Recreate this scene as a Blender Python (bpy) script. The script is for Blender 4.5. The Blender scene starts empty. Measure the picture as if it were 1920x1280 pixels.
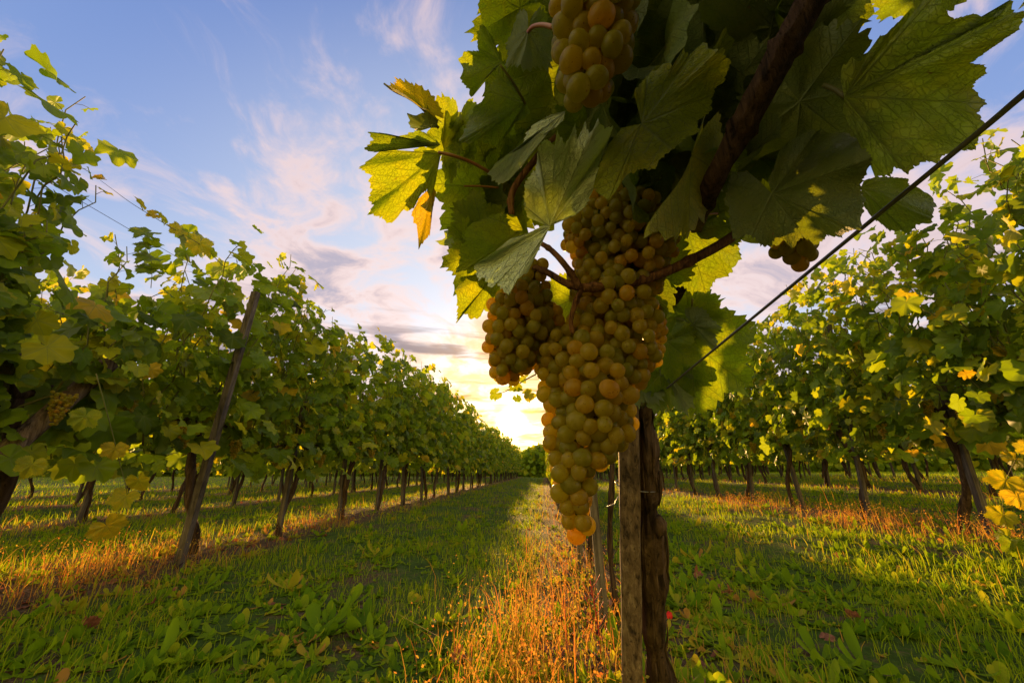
import bpy, math, random
import numpy as np
from mathutils import Vector, Matrix
R = math.radians
rng = np.random.default_rng(7)
random.seed(7)
sc = bpy.context.scene
COL = sc.collection
# ------------------------------------------------------------------ camera
FPX = 720.0; PITCH = 18.65; YAW = 4.52; CAMP = Vector((0, 0, 0.70))
cd = bpy.data.cameras.new('camera'); cam = bpy.data.objects.new('camera', cd); COL.objects.link(cam)
cd.sensor_width = 36; cd.lens = 36 * FPX / 1920; cd.clip_start = 0.02; cd.clip_end = 3000
cam.location = CAMP; cam.rotation_euler = (R(90 + PITCH), 0, R(YAW))
sc.camera = cam
sc.render.resolution_x = 1024; sc.render.resolution_y = 682
_m = cam.rotation_euler.to_matrix()
RT, UP, FW = _m @ Vector((1, 0, 0)), _m @ Vector((0, 1, 0)), _m @ Vector((0, 0, -1))
def U(px, py, d):
    return CAMP + FW * d + RT * ((px - 960) / FPX * d) + UP * ((640 - py) / FPX * d)
def gz(x, y=0.0):
    return np.interp(x, [-40, -9, -5.7, -2.7, -1.2, .31, 1.6, 3.3, 6.3, 9.3, 14, 40],
                     [.3, .1, .1, .10, .035, 0, .09, .23, .37, .45, .5, .7])
def gzb(x, y):
    return gz(x, y) + .012*np.sin(3.1*x + 1.3*np.sin(1.7*y)) + .010*np.sin(4.3*y + 2*np.sin(2.3*x)) + .006*np.sin(11*x+7*y)
def ground_px(px, py):
    d = (U(px, py, 1) - CAMP); t = 1.0
    for i in range(4000):
        p = CAMP + d * t
        if p.z <= gzb(p.x, p.y): break
        t += .01
    return Vector((p.x, p.y, float(gzb(p.x, p.y))))
def plane_px(px, py, X):
    d = (U(px, py, 1) - CAMP); return CAMP + d * ((X - CAMP.x) / d.x)
# ------------------------------------------------------------------ sky and sun
SUN_EL, SUN_AZ = 6.8, 4.7       # degrees; azimuth counted from +Y towards -X
sd = Vector((-math.sin(R(SUN_AZ)) * math.cos(R(SUN_EL)), math.cos(R(SUN_AZ)) * math.cos(R(SUN_EL)), math.sin(R(SUN_EL))))
sl = bpy.data.lights.new('sun', 'SUN'); so = bpy.data.objects.new('sun', sl); COL.objects.link(so)
sl.energy = 5.0; sl.angle = R(0.6); sl.color = (1.0, 0.55, 0.17)
so.rotation_euler = (-sd).to_track_quat('-Z', 'Y').to_euler(); so.location = (0, 0, 20)
sc.view_settings.view_transform = 'Standard'; sc.view_settings.look = 'None'
sc.view_settings.gamma = 1; sc.view_settings.exposure = 1.12

class NT:
    """tiny node-expression helper"""
    def __init__(s, tree): s.t = tree; s.n = tree.nodes; s.l = tree.links
    def put(s, sock, v):
        if v is None: return
        if isinstance(v, bpy.types.NodeSocket): s.l.new(v, sock)
        else:
            if hasattr(sock.default_value, '__len__') and len(sock.default_value) == 4 and hasattr(v, '__len__') and len(v) == 3: v = (*v, 1)
            sock.default_value = v
    def m(s, op, a, b=None, c=None, clamp=False):
        n = s.n.new('ShaderNodeMath'); n.operation = op; n.use_clamp = clamp
        for i, v in enumerate((a, b, c)): s.put(n.inputs[i], v)
        return n.outputs[0]
    def vm(s, op, a, b=None):
        n = s.n.new('ShaderNodeVectorMath'); n.operation = op
        s.put(n.inputs[0], a); s.put(n.inputs[1], b)
        return n.outputs['Value'] if op in ('DOT_PRODUCT', 'LENGTH') else n.outputs[0]
    def mix(s, f, a, b, mode='MIX'):
        n = s.n.new('ShaderNodeMix'); n.data_type = 'RGBA'; n.blend_type = mode
        s.put(n.inputs[0], f); s.put(n.inputs[6], a); s.put(n.inputs[7], b); return n.outputs[2]
    def ramp(s, f, pts):
        n = s.n.new('ShaderNodeValToRGB'); s.put(n.inputs[0], f); e = n.color_ramp.elements
        while len(e) > 1: e.remove(e[-1])
        for i, (p, c) in enumerate(pts):
            x = e[0] if i == 0 else e.new(p)
            x.position = p; x.color = (*c, 1) if hasattr(c, '__len__') else (c, c, c, 1)
        return n.outputs[0]
    def sstep(s, v, a, b):
        n = s.n.new('ShaderNodeMapRange'); n.interpolation_type = 'SMOOTHSTEP'
        s.put(n.inputs[0], v); n.inputs[1].default_value = a; n.inputs[2].default_value = b; return n.outputs[0]
    def noise(s, vec, scale, detail=4, rough=.55, dist=0.0, col=False):
        n = s.n.new('ShaderNodeTexNoise'); s.put(n.inputs['Vector'], vec); n.inputs['Scale'].default_value = scale
        n.inputs['Detail'].default_value = detail; n.inputs['Roughness'].default_value = rough; n.inputs['Distortion'].default_value = dist
        return n.outputs[1 if col else 0]
    def sep(s, v):
        n = s.n.new('ShaderNodeSeparateXYZ'); s.put(n.inputs[0], v); return n.outputs
    def comb(s, x, y, z):
        n = s.n.new('ShaderNodeCombineXYZ')
        for i, v in enumerate((x, y, z)): s.put(n.inputs[i], v)
        return n.outputs[0]
    def attr(s, name):
        n = s.n.new('ShaderNodeAttribute'); n.attribute_name = name; return n.outputs['Fac']

w = bpy.data.worlds.new('World'); sc.world = w; w.use_nodes = True
t = NT(w.node_tree); w.node_tree.nodes.clear()
geo = t.n.new('ShaderNodeTexCoord').outputs['Generated']
dirv = t.vm('NORMALIZE', geo)
dx, dy, dz = t.sep(dirv)[0:3]
sky = t.n.new('ShaderNodeTexSky'); sky.sky_type = 'NISHITA'; sky.sun_disc = False
sky.sun_elevation = R(SUN_EL); sky.sun_rotation = R(-SUN_AZ); sky.air_density = 1.0; sky.dust_density = 1.2; sky.ozone_density = 2.0
dot = t.m('MAXIMUM', t.vm('DOT_PRODUCT', dirv, tuple(sd)), 0.0)
el = t.m('MAXIMUM', dz, 0.0)
# clear-air colour by height, then the Nishita sky on top
base = t.ramp(el, [(0.0, (.55, .40, .24)), (.12, (.50, .47, .40)), (.28, (.36, .43, .56)), (.5, (.19, .28, .52)), (.75, (.13, .21, .46)), (1, (.05, .12, .36))])
base = t.mix(t.sstep(dot, .45, .97), base, (.50, .54, .60))
nish = t.vm('MULTIPLY', sky.outputs[0], (.06, .06, .06))
col = t.vm('ADD', base, nish)
# clouds on a flat layer
zz = t.m('ADD', el, .14)
cx, cy = t.m('DIVIDE', dx, zz), t.m('DIVIDE', dy, zz)
cv = t.comb(t.m('ADD', cx, 3.4), t.m('ADD', cy, 1.2), 0.0)
wv = t.vm('ADD', cv, t.vm('MULTIPLY', t.noise(cv, 1.1, 3, .5, col=True), (.9, .9, 0)))
n1 = t.noise(t.vm('MULTIPLY', wv, (1.0, .95, 1)), 1.9, 9, .62, .25)
n2 = t.noise(t.vm('MULTIPLY', wv, (1.0, 1.0, 1)), 5.5, 7, .6, .2)
dens = t.m('ADD', t.m('MULTIPLY', n1, .75), t.m('MULTIPLY', n2, .25))
thr = t.m('SUBTRACT', dens, t.m('MULTIPLY', t.sstep(el, .30, .80), .035))
thr = t.m('ADD', thr, t.m('MULTIPLY', t.sstep(dot, .62, .92), .035))
mask = t.sstep(thr, .42, .60)
core = t.sstep(thr, .52, .66)
ccol = t.mix(core, (.92, .68, .58), (.42, .38, .45))
ccol = t.mix(t.sstep(dot, .93, .997), ccol, (1.2, .75, .25))
col = t.mix(t.m('MULTIPLY', mask, .86), col, ccol)
# long flat streaks low over the horizon
sv = t.comb(t.m('MULTIPLY', dx, 3.0), t.m('MULTIPLY', dy, .5), t.m('MULTIPLY', dz, 30.0))
st = t.sstep(t.noise(sv, 1.3, 5, .55, .3), .50, .66)
st = t.m('MULTIPLY', st, t.m('MULTIPLY', t.sstep(el, .04, .10), t.m('SUBTRACT', 1.0, t.sstep(el, .26, .42))))
scol = t.mix(t.sstep(dot, .955, .997), (.50, .43, .46), (.95, .48, .14))
col = t.mix(t.m('MULTIPLY', st, .85), col, scol)
# light of the low sun in the air round it
g1 = t.m('MULTIPLY', t.m('POWER', dot, 14), .13)
g2 = t.m('MULTIPLY', t.m('POWER', dot, 90), .30)
g3 = t.m('MULTIPLY', t.m('POWER', dot, 700), 2.4)
g4 = t.m('MULTIPLY', t.m('POWER', dot, 6500), 60.0)
col = t.vm('ADD', col, t.vm('MULTIPLY', t.comb(g1, g1, g1), (1, .62, .30)))
col = t.vm('ADD', col, t.vm('MULTIPLY', t.comb(g2, g2, g2), (1, .62, .14)))
dk = t.m('SUBTRACT', 1.0, t.m('MULTIPLY', st, .45))
col = t.vm('MULTIPLY', col, t.comb(dk, t.m('MULTIPLY', dk, .97), dk))
col = t.vm('ADD', col, t.vm('MULTIPLY', t.comb(g3, g3, g3), (1, .58, .08)))
col = t.vm('ADD', col, t.vm('MULTIPLY', t.comb(g4, g4, g4), (1, .85, .5)))
# unseen half of the sky behind the camera, brightened and warmed as added fill
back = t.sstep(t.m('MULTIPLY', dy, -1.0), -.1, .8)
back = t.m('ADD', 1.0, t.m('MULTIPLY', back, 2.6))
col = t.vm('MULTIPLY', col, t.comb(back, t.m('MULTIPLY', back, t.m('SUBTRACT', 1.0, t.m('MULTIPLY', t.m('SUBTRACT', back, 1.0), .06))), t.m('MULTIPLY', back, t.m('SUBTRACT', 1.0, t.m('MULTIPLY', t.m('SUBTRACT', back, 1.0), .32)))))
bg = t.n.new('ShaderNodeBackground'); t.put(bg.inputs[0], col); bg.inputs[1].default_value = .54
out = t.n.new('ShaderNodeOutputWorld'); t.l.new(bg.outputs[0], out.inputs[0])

# ------------------------------------------------------------------ materials
def newmat(name):
    m = bpy.data.materials.new(name); m.use_nodes = True; m.node_tree.nodes.clear()
    return m, NT(m.node_tree)
def finish(t, shader):
    o = t.n.new('ShaderNodeOutputMaterial'); t.l.new(shader, o.inputs[0])
def principled(t, col, rough=.6, spec=.3, normal=None, **kw):
    p = t.n.new('ShaderNodeBsdfPrincipled'); t.put(p.inputs['Base Color'], col); t.put(p.inputs['Roughness'], rough)
    p.inputs['Specular IOR Level'].default_value = spec
    if normal is not None: t.l.new(normal, p.inputs['Normal'])
    for k, v in kw.items(): t.put(p.inputs[k.replace('_', ' ')], v)
    return p.outputs[0]
def bump(t, h, strength=.4, dist=.01):
    b = t.n.new('ShaderNodeBump'); b.inputs['Strength'].default_value = strength; b.inputs['Distance'].default_value = dist
    t.l.new(h, b.inputs['Height']); return b.outputs[0]
def thin(t, col, tcol, fac, rough=.5, spec=.3, normal=None):
    a = principled(t, col, rough, spec, normal)
    b = t.n.new('ShaderNodeBsdfTranslucent'); t.put(b.inputs[0], tcol)
    if normal is not None: t.l.new(normal, b.inputs['Normal'])
    x = t.n.new('ShaderNodeMixShader'); t.put(x.inputs[0], fac); t.l.new(a, x.inputs[1]); t.l.new(b.outputs[0], x.inputs[2])
    return x.outputs[0]

def leaf_material(name, hero, pale=False):
    m, t = newmat(name)
    uv = t.n.new('ShaderNodeUVMap').outputs[0]
    p = t.vm('MULTIPLY', t.vm('SUBTRACT', uv, (.5, .5, 0)), (2.6, 2.6, 0))
    x, y, _ = t.sep(p)[0:3]
    tint = t.attr('tint')
    g = t.ramp(tint, [(0, (.038, .062, .005)), (.25, (.085, .145, .007)), (.5, (.145, .22, .009)), (.8, (.28, .29, .012)), (.93, (.44, .30, .02)), (1, (.30, .13, .03))])
    tr = t.ramp(tint, [(0, (.16, .20, .006)), (.25, (.28, .42, .006)), (.5, (.50, .62, .008)), (.8, (.82, .66, .012)), (.93, (.92, .50, .02)), (1, (.55, .22, .03))])
    main = None; sec = None
    for a in (0, 46, -46, 100, -100):
        s_, c_ = math.sin(R(a)), math.cos(R(a))
        al = t.m('ADD', t.m('MULTIPLY', x, s_), t.m('MULTIPLY', y, c_))
        ac = t.m('ABSOLUTE', t.m('SUBTRACT', t.m('MULTIPLY', x, c_), t.m('MULTIPLY', y, s_)))
        wd = t.m('SUBTRACT', .022 if hero else .035, t.m('MULTIPLY', al, .018))
        mk = t.m('MULTIPLY', t.m('SUBTRACT', 1.0, t.m('DIVIDE', ac, wd), clamp=True), t.m('GREATER_THAN', al, 0.0))
        main = mk if main is None else t.m('MAXIMUM', main, mk)
        if hero:
            f = t.m('FRACT', t.m('MULTIPLY', t.m('SUBTRACT', al, t.m('MULTIPLY', ac, .95)), 7.5))
            f = t.m('ABSOLUTE', t.m('SUBTRACT', f, .5))
            f = t.m('SUBTRACT', 1.0, t.m('DIVIDE', f, .07), clamp=True)
            ok = t.m('MULTIPLY', t.m('LESS_THAN', ac, t.m('MULTIPLY', al, .43)), .75)
            f = t.m('MULTIPLY', f, ok)
            sec = f if sec is None else t.m('MAXIMUM', sec, f)
    veins = main
    nm = None
    pos = t.n.new('ShaderNodeNewGeometry')
    if hero:
        veins = t.m('MAXIMUM', main, sec)
        vo = t.n.new('ShaderNodeTexVoronoi'); vo.feature = 'DISTANCE_TO_EDGE'; vo.inputs['Scale'].default_value = 19
        t.put(vo.inputs['Vector'], t.vm('ADD', p, t.vm('MULTIPLY', t.noise(p, 6, 2, .5, col=True), (.12, .12, 0))))
        net = t.m('SUBTRACT', 1.0, t.sstep(vo.outputs['Distance'], 0, .11))
        mot = t.noise(pos.outputs['Position'], 34, 5, .6)
        g = t.mix(t.sstep(mot, .35, .75), g, t.vm('MULTIPLY', g, (1.7, 1.35, .9)))
        tr = t.mix(t.sstep(mot, .4, .7), tr, t.vm('MULTIPLY', tr, (1.35, 1.1, .9)))
        g = t.mix(t.m('MULTIPLY', veins, .7), g, (.24, .29, .08))
        g = t.mix(t.m('MULTIPLY', net, .4), g, t.vm('MULTIPLY', g, (.55, .6, .6)))
        tr = t.mix(t.m('MULTIPLY', t.m('MAXIMUM', veins, t.m('MULTIPLY', net, .55)), .55), tr, (.12, .15, .012))
        h = t.m('ADD', t.m('MULTIPLY', veins, -1.0), t.m('ADD', t.m('MULTIPLY', net, -.35), t.m('MULTIPLY', t.noise(p, 9, 4, .6), 1.1)))
        sgn = t.m('SUBTRACT', 1.0, t.m('MULTIPLY', pos.outputs['Backfacing'], 2.0))
        nm = bump(t, h, .85, .0018)
        sp = t.noise(t.vm('ADD', p, pos.outputs['Position']), 5.5, 5, .7)
        spot = t.sstep(sp, .66, .72)
        g = t.mix(spot, g, (.17, .075, .02)); tr = t.mix(spot, tr, (.28, .08, .01))
    else:
        mot = t.noise(pos.outputs['Position'], 9, 3, .6)
        g = t.mix(t.sstep(mot, .35, .7), t.vm('MULTIPLY', g, (.75, .8, .8)), t.vm('MULTIPLY', g, (1.35, 1.2, 1)))
        g = t.mix(t.m('MULTIPLY', veins, .4), g, (.24, .28, .07))
        tr = t.mix(t.m('MULTIPLY', veins, .5), tr, (.15, .18, .02))
    under = t.mix(.82 if pale else .45, t.vm('MULTIPLY', g, (1.2, 1.1, 1.4)), (.62, .72, .58) if pale else (.24, .30, .20))
    colr = t.mix(pos.outputs['Backfacing'], g, under)
    finish(t, thin(t, colr, tr, .22 if pale else .46, .46, .30 if hero else .13, nm))
    return m
M_leaf = leaf_material('vine_leaf_close', True)
M_pale = leaf_material('vine_leaf_pale_underside', True, True)
M_fol = leaf_material('vine_leaf', False)

def wood(name, c1, c2, c3, scale=1.0, horiz=False):
    m, t = newmat(name)
    co = t.n.new('ShaderNodeTexCoord').outputs['Object']
    v = t.vm('MULTIPLY', co, (60*scale, 60*scale, 3.2*scale))
    n = t.noise(v, 1, 8, .65, .4); n2 = t.noise(co, 6*scale, 5, .6); n3 = t.noise(t.vm('MULTIPLY', co, (170, 170, 14)), 1, 3, .6)
    c = t.ramp(n, [(.28, c1), (.52, c2), (.75, c3)])
    n4 = t.noise(t.vm('MULTIPLY', co, (210*scale, 210*scale, 5*scale)), 1, 4, .7, .6); crack = t.sstep(n4, .60, .66)
    c = t.mix(t.m('MULTIPLY', crack, .8), c, t.vm('MULTIPLY', c, (.22, .2, .2)))
    c = t.mix(t.sstep(n2, .45, .72), c, t.vm('MULTIPLY', c, (.5, .5, .55)))
    c = t.mix(t.sstep(n3, .6, .75), c, t.vm('MULTIPLY', c, (1.6, 1.6, 1.65)))
    cr = t.sstep(n, .30, .42)
    finish(t, principled(t, c, .85, .15, bump(t, t.m('SUBTRACT', t.m('ADD', t.m('MULTIPLY', n, 1.2), t.m('ADD', cr, t.m('MULTIPLY', n3, .3))), crack), 1.0, .006)))
    return m
M_post = wood('weathered_post_wood', (.045, .029, .020), (.13, .088, .060), (.27, .20, .145))
M_bark = wood('vine_bark', (.02, .012, .009), (.07, .042, .028), (.17, .11, .075), .8)
M_darkcane = wood('dark_cane_bark', (.02, .011, .007), (.065, .035, .022), (.13, .075, .045), 3)
M_cane = wood('cane_bark', (.09, .035, .018), (.19, .085, .035), (.30, .15, .06), 3)
M_stake = wood('stake_wood', (.035, .028, .026), (.10, .08, .07), (.20, .165, .145), .9)
m, t = newmat('shoot_green'); co = t.n.new('ShaderNodeTexCoord').outputs['Object']
finish(t, principled(t, t.mix(t.noise(co, 8, 3), (.12, .08, .02), (.14, .17, .03)), .5, .3)); M_shoot = m
m, t = newmat('petiole_red'); co = t.n.new('ShaderNodeTexCoord').outputs['Object']
finish(t, principled(t, t.mix(t.noise(co, 30, 3), (.30, .07, .05), (.24, .15, .04)), .4, .4)); M_pet = m
m, t = newmat('galvanised_wire'); co = t.n.new('ShaderNodeTexCoord').outputs['Object']
finish(t, principled(t, t.mix(t.noise(co, 60, 3), (.09, .09, .10), (.22, .21, .22)), .4, .5, Metallic=.7)); M_wire = m

def grape_material():
    m, t = newmat('grape_skin')
    co = t.n.new('ShaderNodeTexCoord').outputs['Object']
    oi = t.n.new('ShaderNodeObjectInfo')
    tint = t.attr('tint')
    pos = t.n.new('ShaderNodeNewGeometry').outputs['Position']
    rnd = t.m('FRACT', t.m('ADD', oi.outputs['Random'], tint))
    c = t.ramp(rnd, [(0, (.25, .27, .035)), (.5, (.31, .30, .035)), (.85, (.36, .31, .035)), (1, (.38, .28, .035))])
    bl = t.noise(pos, 70, 4, .6)
    c = t.vm('MULTIPLY', c, (.84, .80, .8))
    c = t.mix(t.m('MULTIPLY', t.sstep(bl, .45, .7), .35), c, (.40, .38, .18))
    dots = t.noise(pos, 420, 2, .5)
    c = t.mix(t.m('MULTIPLY', t.sstep(dots, .66, .72), .8), c, (.15, .08, .03))
    sm = t.noise(pos, 130, 4, .7)
    c = t.mix(t.m('MULTIPLY', t.sstep(sm, .62, .70), .6), c, (.18, .09, .03))
    p = t.n.new('ShaderNodeBsdfPrincipled'); t.put(p.inputs['Base Color'], c)
    p.inputs['Roughness'].default_value = .34; p.inputs['Specular IOR Level'].default_value = .4
    p.inputs['Subsurface Weight'].default_value = .85; p.inputs['Subsurface Radius'].default_value = (1.0, .75, .18)
    p.inputs['Subsurface Scale'].default_value = .016
    tl = t.n.new('ShaderNodeBsdfTranslucent'); t.put(tl.inputs[0], t.vm('MULTIPLY', c, (2.5, 2.15, .9)))
    x = t.n.new('ShaderNodeMixShader'); x.inputs[0].default_value = .68
    t.l.new(p.outputs[0], x.inputs[1]); t.l.new(tl.outputs[0], x.inputs[2])
    finish(t, x.outputs[0]); return m
M_grape = grape_material()

def blade_material(name, stops, tstops, fac=.45, rough=.5):
    m, t = newmat(name); tint = t.attr('tint'); rough = .65
    pos = t.n.new('ShaderNodeNewGeometry').outputs['Position']
    n = t.noise(pos, 1.6, 3, .6)
    f = t.m('ADD', tint, t.m('MULTIPLY', t.m('SUBTRACT', n, .5), .35), clamp=True)
    finish(t, thin(t, t.ramp(f, stops), t.ramp(f, tstops), fac, rough, .03)); return m
M_grass = blade_material('grass_blades', [(0, (.11, .17, .007)), (.55, (.20, .27, .010)), (.82, (.34, .30, .02)), (1, (.44, .26, .06))],
                         [(0, (.26, .42, .007)), (.55, (.45, .58, .010)), (.82, (.68, .54, .025)), (1, (.75, .38, .06))])
M_weed = blade_material('weed_leaves', [(0, (.07, .14, .008)), (.6, (.17, .26, .012)), (.9, (.36, .31, .025)), (1, (.38, .20, .05))],
                        [(0, (.20, .38, .008)), (.6, (.44, .58, .012)), (.9, (.72, .54, .025)), (1, (.6, .28, .05))], .42, .42)
M_dry = blade_material('dry_stalks', [(0, (.22, .22, .03)), (.5, (.38, .24, .05)), (1, (.36, .13, .035))],
                       [(0, (.55, .40, .05)), (.5, (.75, .36, .05)), (1, (.7, .2, .04))], .5, .6)
m, t = newmat('dead_leaf'); pos = t.n.new('ShaderNodeNewGeometry').outputs['Position']
nn = t.noise(pos, 60, 4, .6)
c = t.ramp(nn, [(.3, (.12, .045, .025)), (.6, (.27, .11, .06)), (.8, (.38, .22, .13))])
finish(t, thin(t, c, t.vm('MULTIPLY', c, (1.6, 1.2, 1)), .3, .7, .2, bump(t, nn, .4, .003))); M_dead = m
m, t = newmat('red_petal'); finish(t, thin(t, (.65, .02, .015), (.9, .03, .02), .4, .5, .3)); M_red = m
m, t = newmat('red_stem'); finish(t, principled(t, (.42, .03, .03), .5, .3)); M_redstem = m

# ground: soil under thin green, bare littered strips below the rows
m, t = newmat('ground_soil'); pos = t.n.new('ShaderNodeNewGeometry').outputs['Position']
n1 = t.noise(pos, 1.3, 6, .6); n2 = t.noise(pos, 14, 8, .7); n3 = t.noise(pos, 60, 5, .7)
gx = t.sep(pos)[0]
ph = t.m('FRACT', t.m('ADD', t.m('DIVIDE', t.m('ADD', gx, 2.7), 3.0), .5))
strip = t.m('SUBTRACT', 1.0, t.sstep(t.m('ADD', t.m('ABSOLUTE', t.m('SUBTRACT', ph, .5)), t.m('MULTIPLY', t.m('SUBTRACT', n2, .5), .10)), .06, .17))
soil = t.ramp(n3, [(.3, (.045, .028, .018)), (.55, (.13, .08, .05)), (.75, (.26, .17, .12))])
grn = t.ramp(t.m('ADD', t.m('MULTIPLY', n2, .6), t.m('MULTIPLY', n1, .4)), [(.35, (.035, .045, .012)), (.5, (.06, .11, .015)), (.65, (.11, .17, .025))])
c = t.mix(t.m('MAXIMUM', strip, t.sstep(t.m('ADD', t.m('MULTIPLY', n1, .6), t.m('MULTIPLY', n2, .4)), .50, .60)), grn, soil)
finish(t, principled(t, c, .95, .1, bump(t, t.m('ADD', n3, n2), .9, .03))); M_ground = m

# ------------------------------------------------------------------ object helpers
def tag(o, label=None, cat=None, group=None, kind=None):
    for k, v in (('label', label), ('category', cat), ('group', group), ('kind', kind)):
        if v: o[k] = v
    return o
def thing(name, label, cat, loc=(0, 0, 0), group=None):
    o = bpy.data.objects.new(name, None); COL.objects.link(o); o.location = loc; o.empty_display_size = .1
    return tag(o, label, cat, group)
def mesh_np(name, V, F, mat, tint=None, uv=None, smooth=True):
    V = np.asarray(V, dtype=np.float32); F = np.asarray(F, dtype=np.int32)
    me = bpy.data.meshes.new(name); k = F.shape[1]
    me.vertices.add(len(V)); me.vertices.foreach_set('co', V.ravel())
    me.loops.add(F.size); me.loops.foreach_set('vertex_index', F.ravel())
    me.polygons.add(len(F)); me.polygons.foreach_set('loop_start', np.arange(0, F.size, k, dtype=np.int32))
    me.polygons.foreach_set('loop_total', np.full(len(F), k, dtype=np.int32))
    me.polygons.foreach_set('use_smooth', np.full(len(F), smooth, dtype=bool))
    if uv is not None:
        l = me.uv_layers.new(name='UVMap'); l.data.foreach_set('uv', np.asarray(uv, dtype=np.float32)[F.ravel()].ravel())
    if tint is not None:
        a = me.attributes.new('tint', 'FLOAT', 'POINT'); a.data.foreach_set('value', np.asarray(tint, dtype=np.float32))
    me.update(); me.validate(); me.materials.append(mat); return me
def put(name, me, parent=None, world=True):
    o = bpy.data.objects.new(name, me); COL.objects.link(o)
    if parent is not None:
        o.parent = parent
        if world: o.location = -parent.location      # geometry given in world space, thing unrotated
    return o
class MB:
    def __init__(s): s.v = []; s.f = []; s.n = 0
    def add(s, V, F):
        s.v.append(np.asarray(V, float)); s.f.append(np.asarray(F, int) + s.n); s.n += len(V)
    def tube(s, pts, rad, sides=8, bumpy=0.0, seed=0, caps=True):
        pts = [Vector(p) for p in pts]; n = len(pts)
        if not hasattr(rad, '__len__'): rad = [rad] * n
        rg = np.random.default_rng(seed); V = []
        tg = [(pts[min(i+1, n-1)] - pts[max(i-1, 0)]).normalized() for i in range(n)]
        a = tg[0].orthogonal().normalized()
        ridge = rg.normal(0, 1, sides)
        for i in range(n):
            a = (a - tg[i] * a.dot(tg[i])).normalized(); b = tg[i].cross(a)
            if i and bumpy: ridge = ridge * .93 + rg.normal(0, .36, sides)
            for k in range(sides):
                an = 2 * math.pi * k / sides; r = rad[i] * (1 + bumpy * float(ridge[k]))
                V.append(pts[i] + (a * math.cos(an) + b * math.sin(an)) * r)
        F = []
        for i in range(n - 1):
            for k in range(sides):
                q = (i*sides+k, i*sides+(k+1) % sides, (i+1)*sides+(k+1) % sides, (i+1)*sides+k)
                F += [(q[0], q[1], q[2]), (q[0], q[2], q[3])]
        if caps:
            V += [pts[0], pts[-1]]; c0, c1 = len(V) - 2, len(V) - 1
            for k in range(sides):
                F.append((c0, (k+1) % sides, k)); F.append((c1, (n-1)*sides+k, (n-1)*sides+(k+1) % sides))
        s.add([tuple(v) for v in V], F)
    def build(s, name, mat, parent=None, world=True, smooth=True, tint=None):
        V = np.concatenate(s.v); F = np.concatenate(s.f)
        return put(name, mesh_np(name, V, F, mat, tint=None if tint is None else np.full(len(V), tint), smooth=smooth), parent, world)
def spline(P, n):
    """Catmull-Rom through points"""
    P = [np.array(p, float) for p in P]; P = [2*P[0]-P[1]] + P + [2*P[-1]-P[-2]]; out = []
    m = len(P) - 3
    for i in range(n):
        u = i / (n - 1) * m; k = min(int(u), m - 1); f = u - k
        a, b, c, d = P[k:k+4]
        out.append(.5*((2*b) + (-a+c)*f + (2*a-5*b+4*c-d)*f*f + (-a+3*b-3*c+d)*f**3))
    return out

# ------------------------------------------------------------------ the grape leaf
_ctl = np.array([(0, 1.0), (12, .92), (23, .78), (28, .75), (36, .84), (46, .95), (58, .86), (70, .72), (76, .70), (88, .79), (100, .83), (118, .74), (138, .66), (155, .60), (166, .42), (174, .16)])
def outline(th, rg=None):
    """radius by signed angle in degrees from the tip"""
    return np.interp(np.abs(th), _ctl[:, 0], _ctl[:, 1])
def tooth(th, per=7.5, amp=.085):
    f = (np.abs(th) / per) % 1.0
    return 1 + amp * (np.where(f < .62, f/.62, (1-f)/.38) - .5) * 2 * (.6+.4*np.sin(np.abs(th)*.35))
def leaf_grid(nsp, nr, teeth=True, seed=0, wx=1.0, fold=.15, curl=.25, wave=.05, asym=0.0, bendx=0.0):
    rg = np.random.default_rng(seed)
    th = np.linspace(-172, 172, nsp); ts = np.linspace(0, 1, nr + 1)[1:] ** .85
    o = outline(th); o = o * (1 + .05*np.sin(R(1)*th*2.3 + rg.uniform(0, 6)) + .04*np.sin(R(1)*th*5.1 + rg.uniform(0, 6)))
    tt = tooth(th, 9.3 + rg.uniform(-.9, .9), .115) * (1 + rg.normal(0, .02, nsp)) if teeth else np.ones(nsp)
    V = [(0, 0)]; 
    for tv in ts:
        r = tv * o * (1 + (tt - 1) * tv ** 5)
        V += list(zip(r*np.sin(np.radians(th)), r*np.cos(np.radians(th))))
    P = np.array(V); x, y = P[:, 0], P[:, 1]; rr = np.hypot(x, y); an = np.degrees(np.arctan2(x, y))
    p1, p2, p3 = rg.uniform(0, 6, 3)
    z = fold * np.abs(x) ** 1.15
    z += -.05 * rr * np.cos(np.radians(an) * 360/48)          # pleats along main veins
    z += wave * rr**2 * (np.sin(np.radians(an)*5 + p1) + .6*np.sin(np.radians(an)*9 + p2)) + .03*np.sin(x*7+p1)*np.sin(y*6+p3)
    z += asym * x * rr
    X = x * wx
    # curl along the length, then across
    if abs(curl) > 1e-4:
        k = curl; yy = np.sin(k*y)/k; z = z + -(1-np.cos(k*y))/k; Y = yy
    else: Y = y
    if abs(bendx) > 1e-4:
        k = bendx; z = z - (1-np.cos(k*X))/k; X = np.sin(k*X)/k
    V3 = np.stack([X, Y, z], 1); F = []
    for i in range(nsp - 1): F.append((0, 1+i+1, 1+i))
    for j in range(nr - 1):
        for i in range(nsp - 1):
            a = 1 + j*nsp + i; b = a + 1; c = b + nsp; d = a + nsp
            F += [(a, b, c), (a, c, d)]
    UV = P / 2.6 + .5
    return V3, np.array(F), UV
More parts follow.
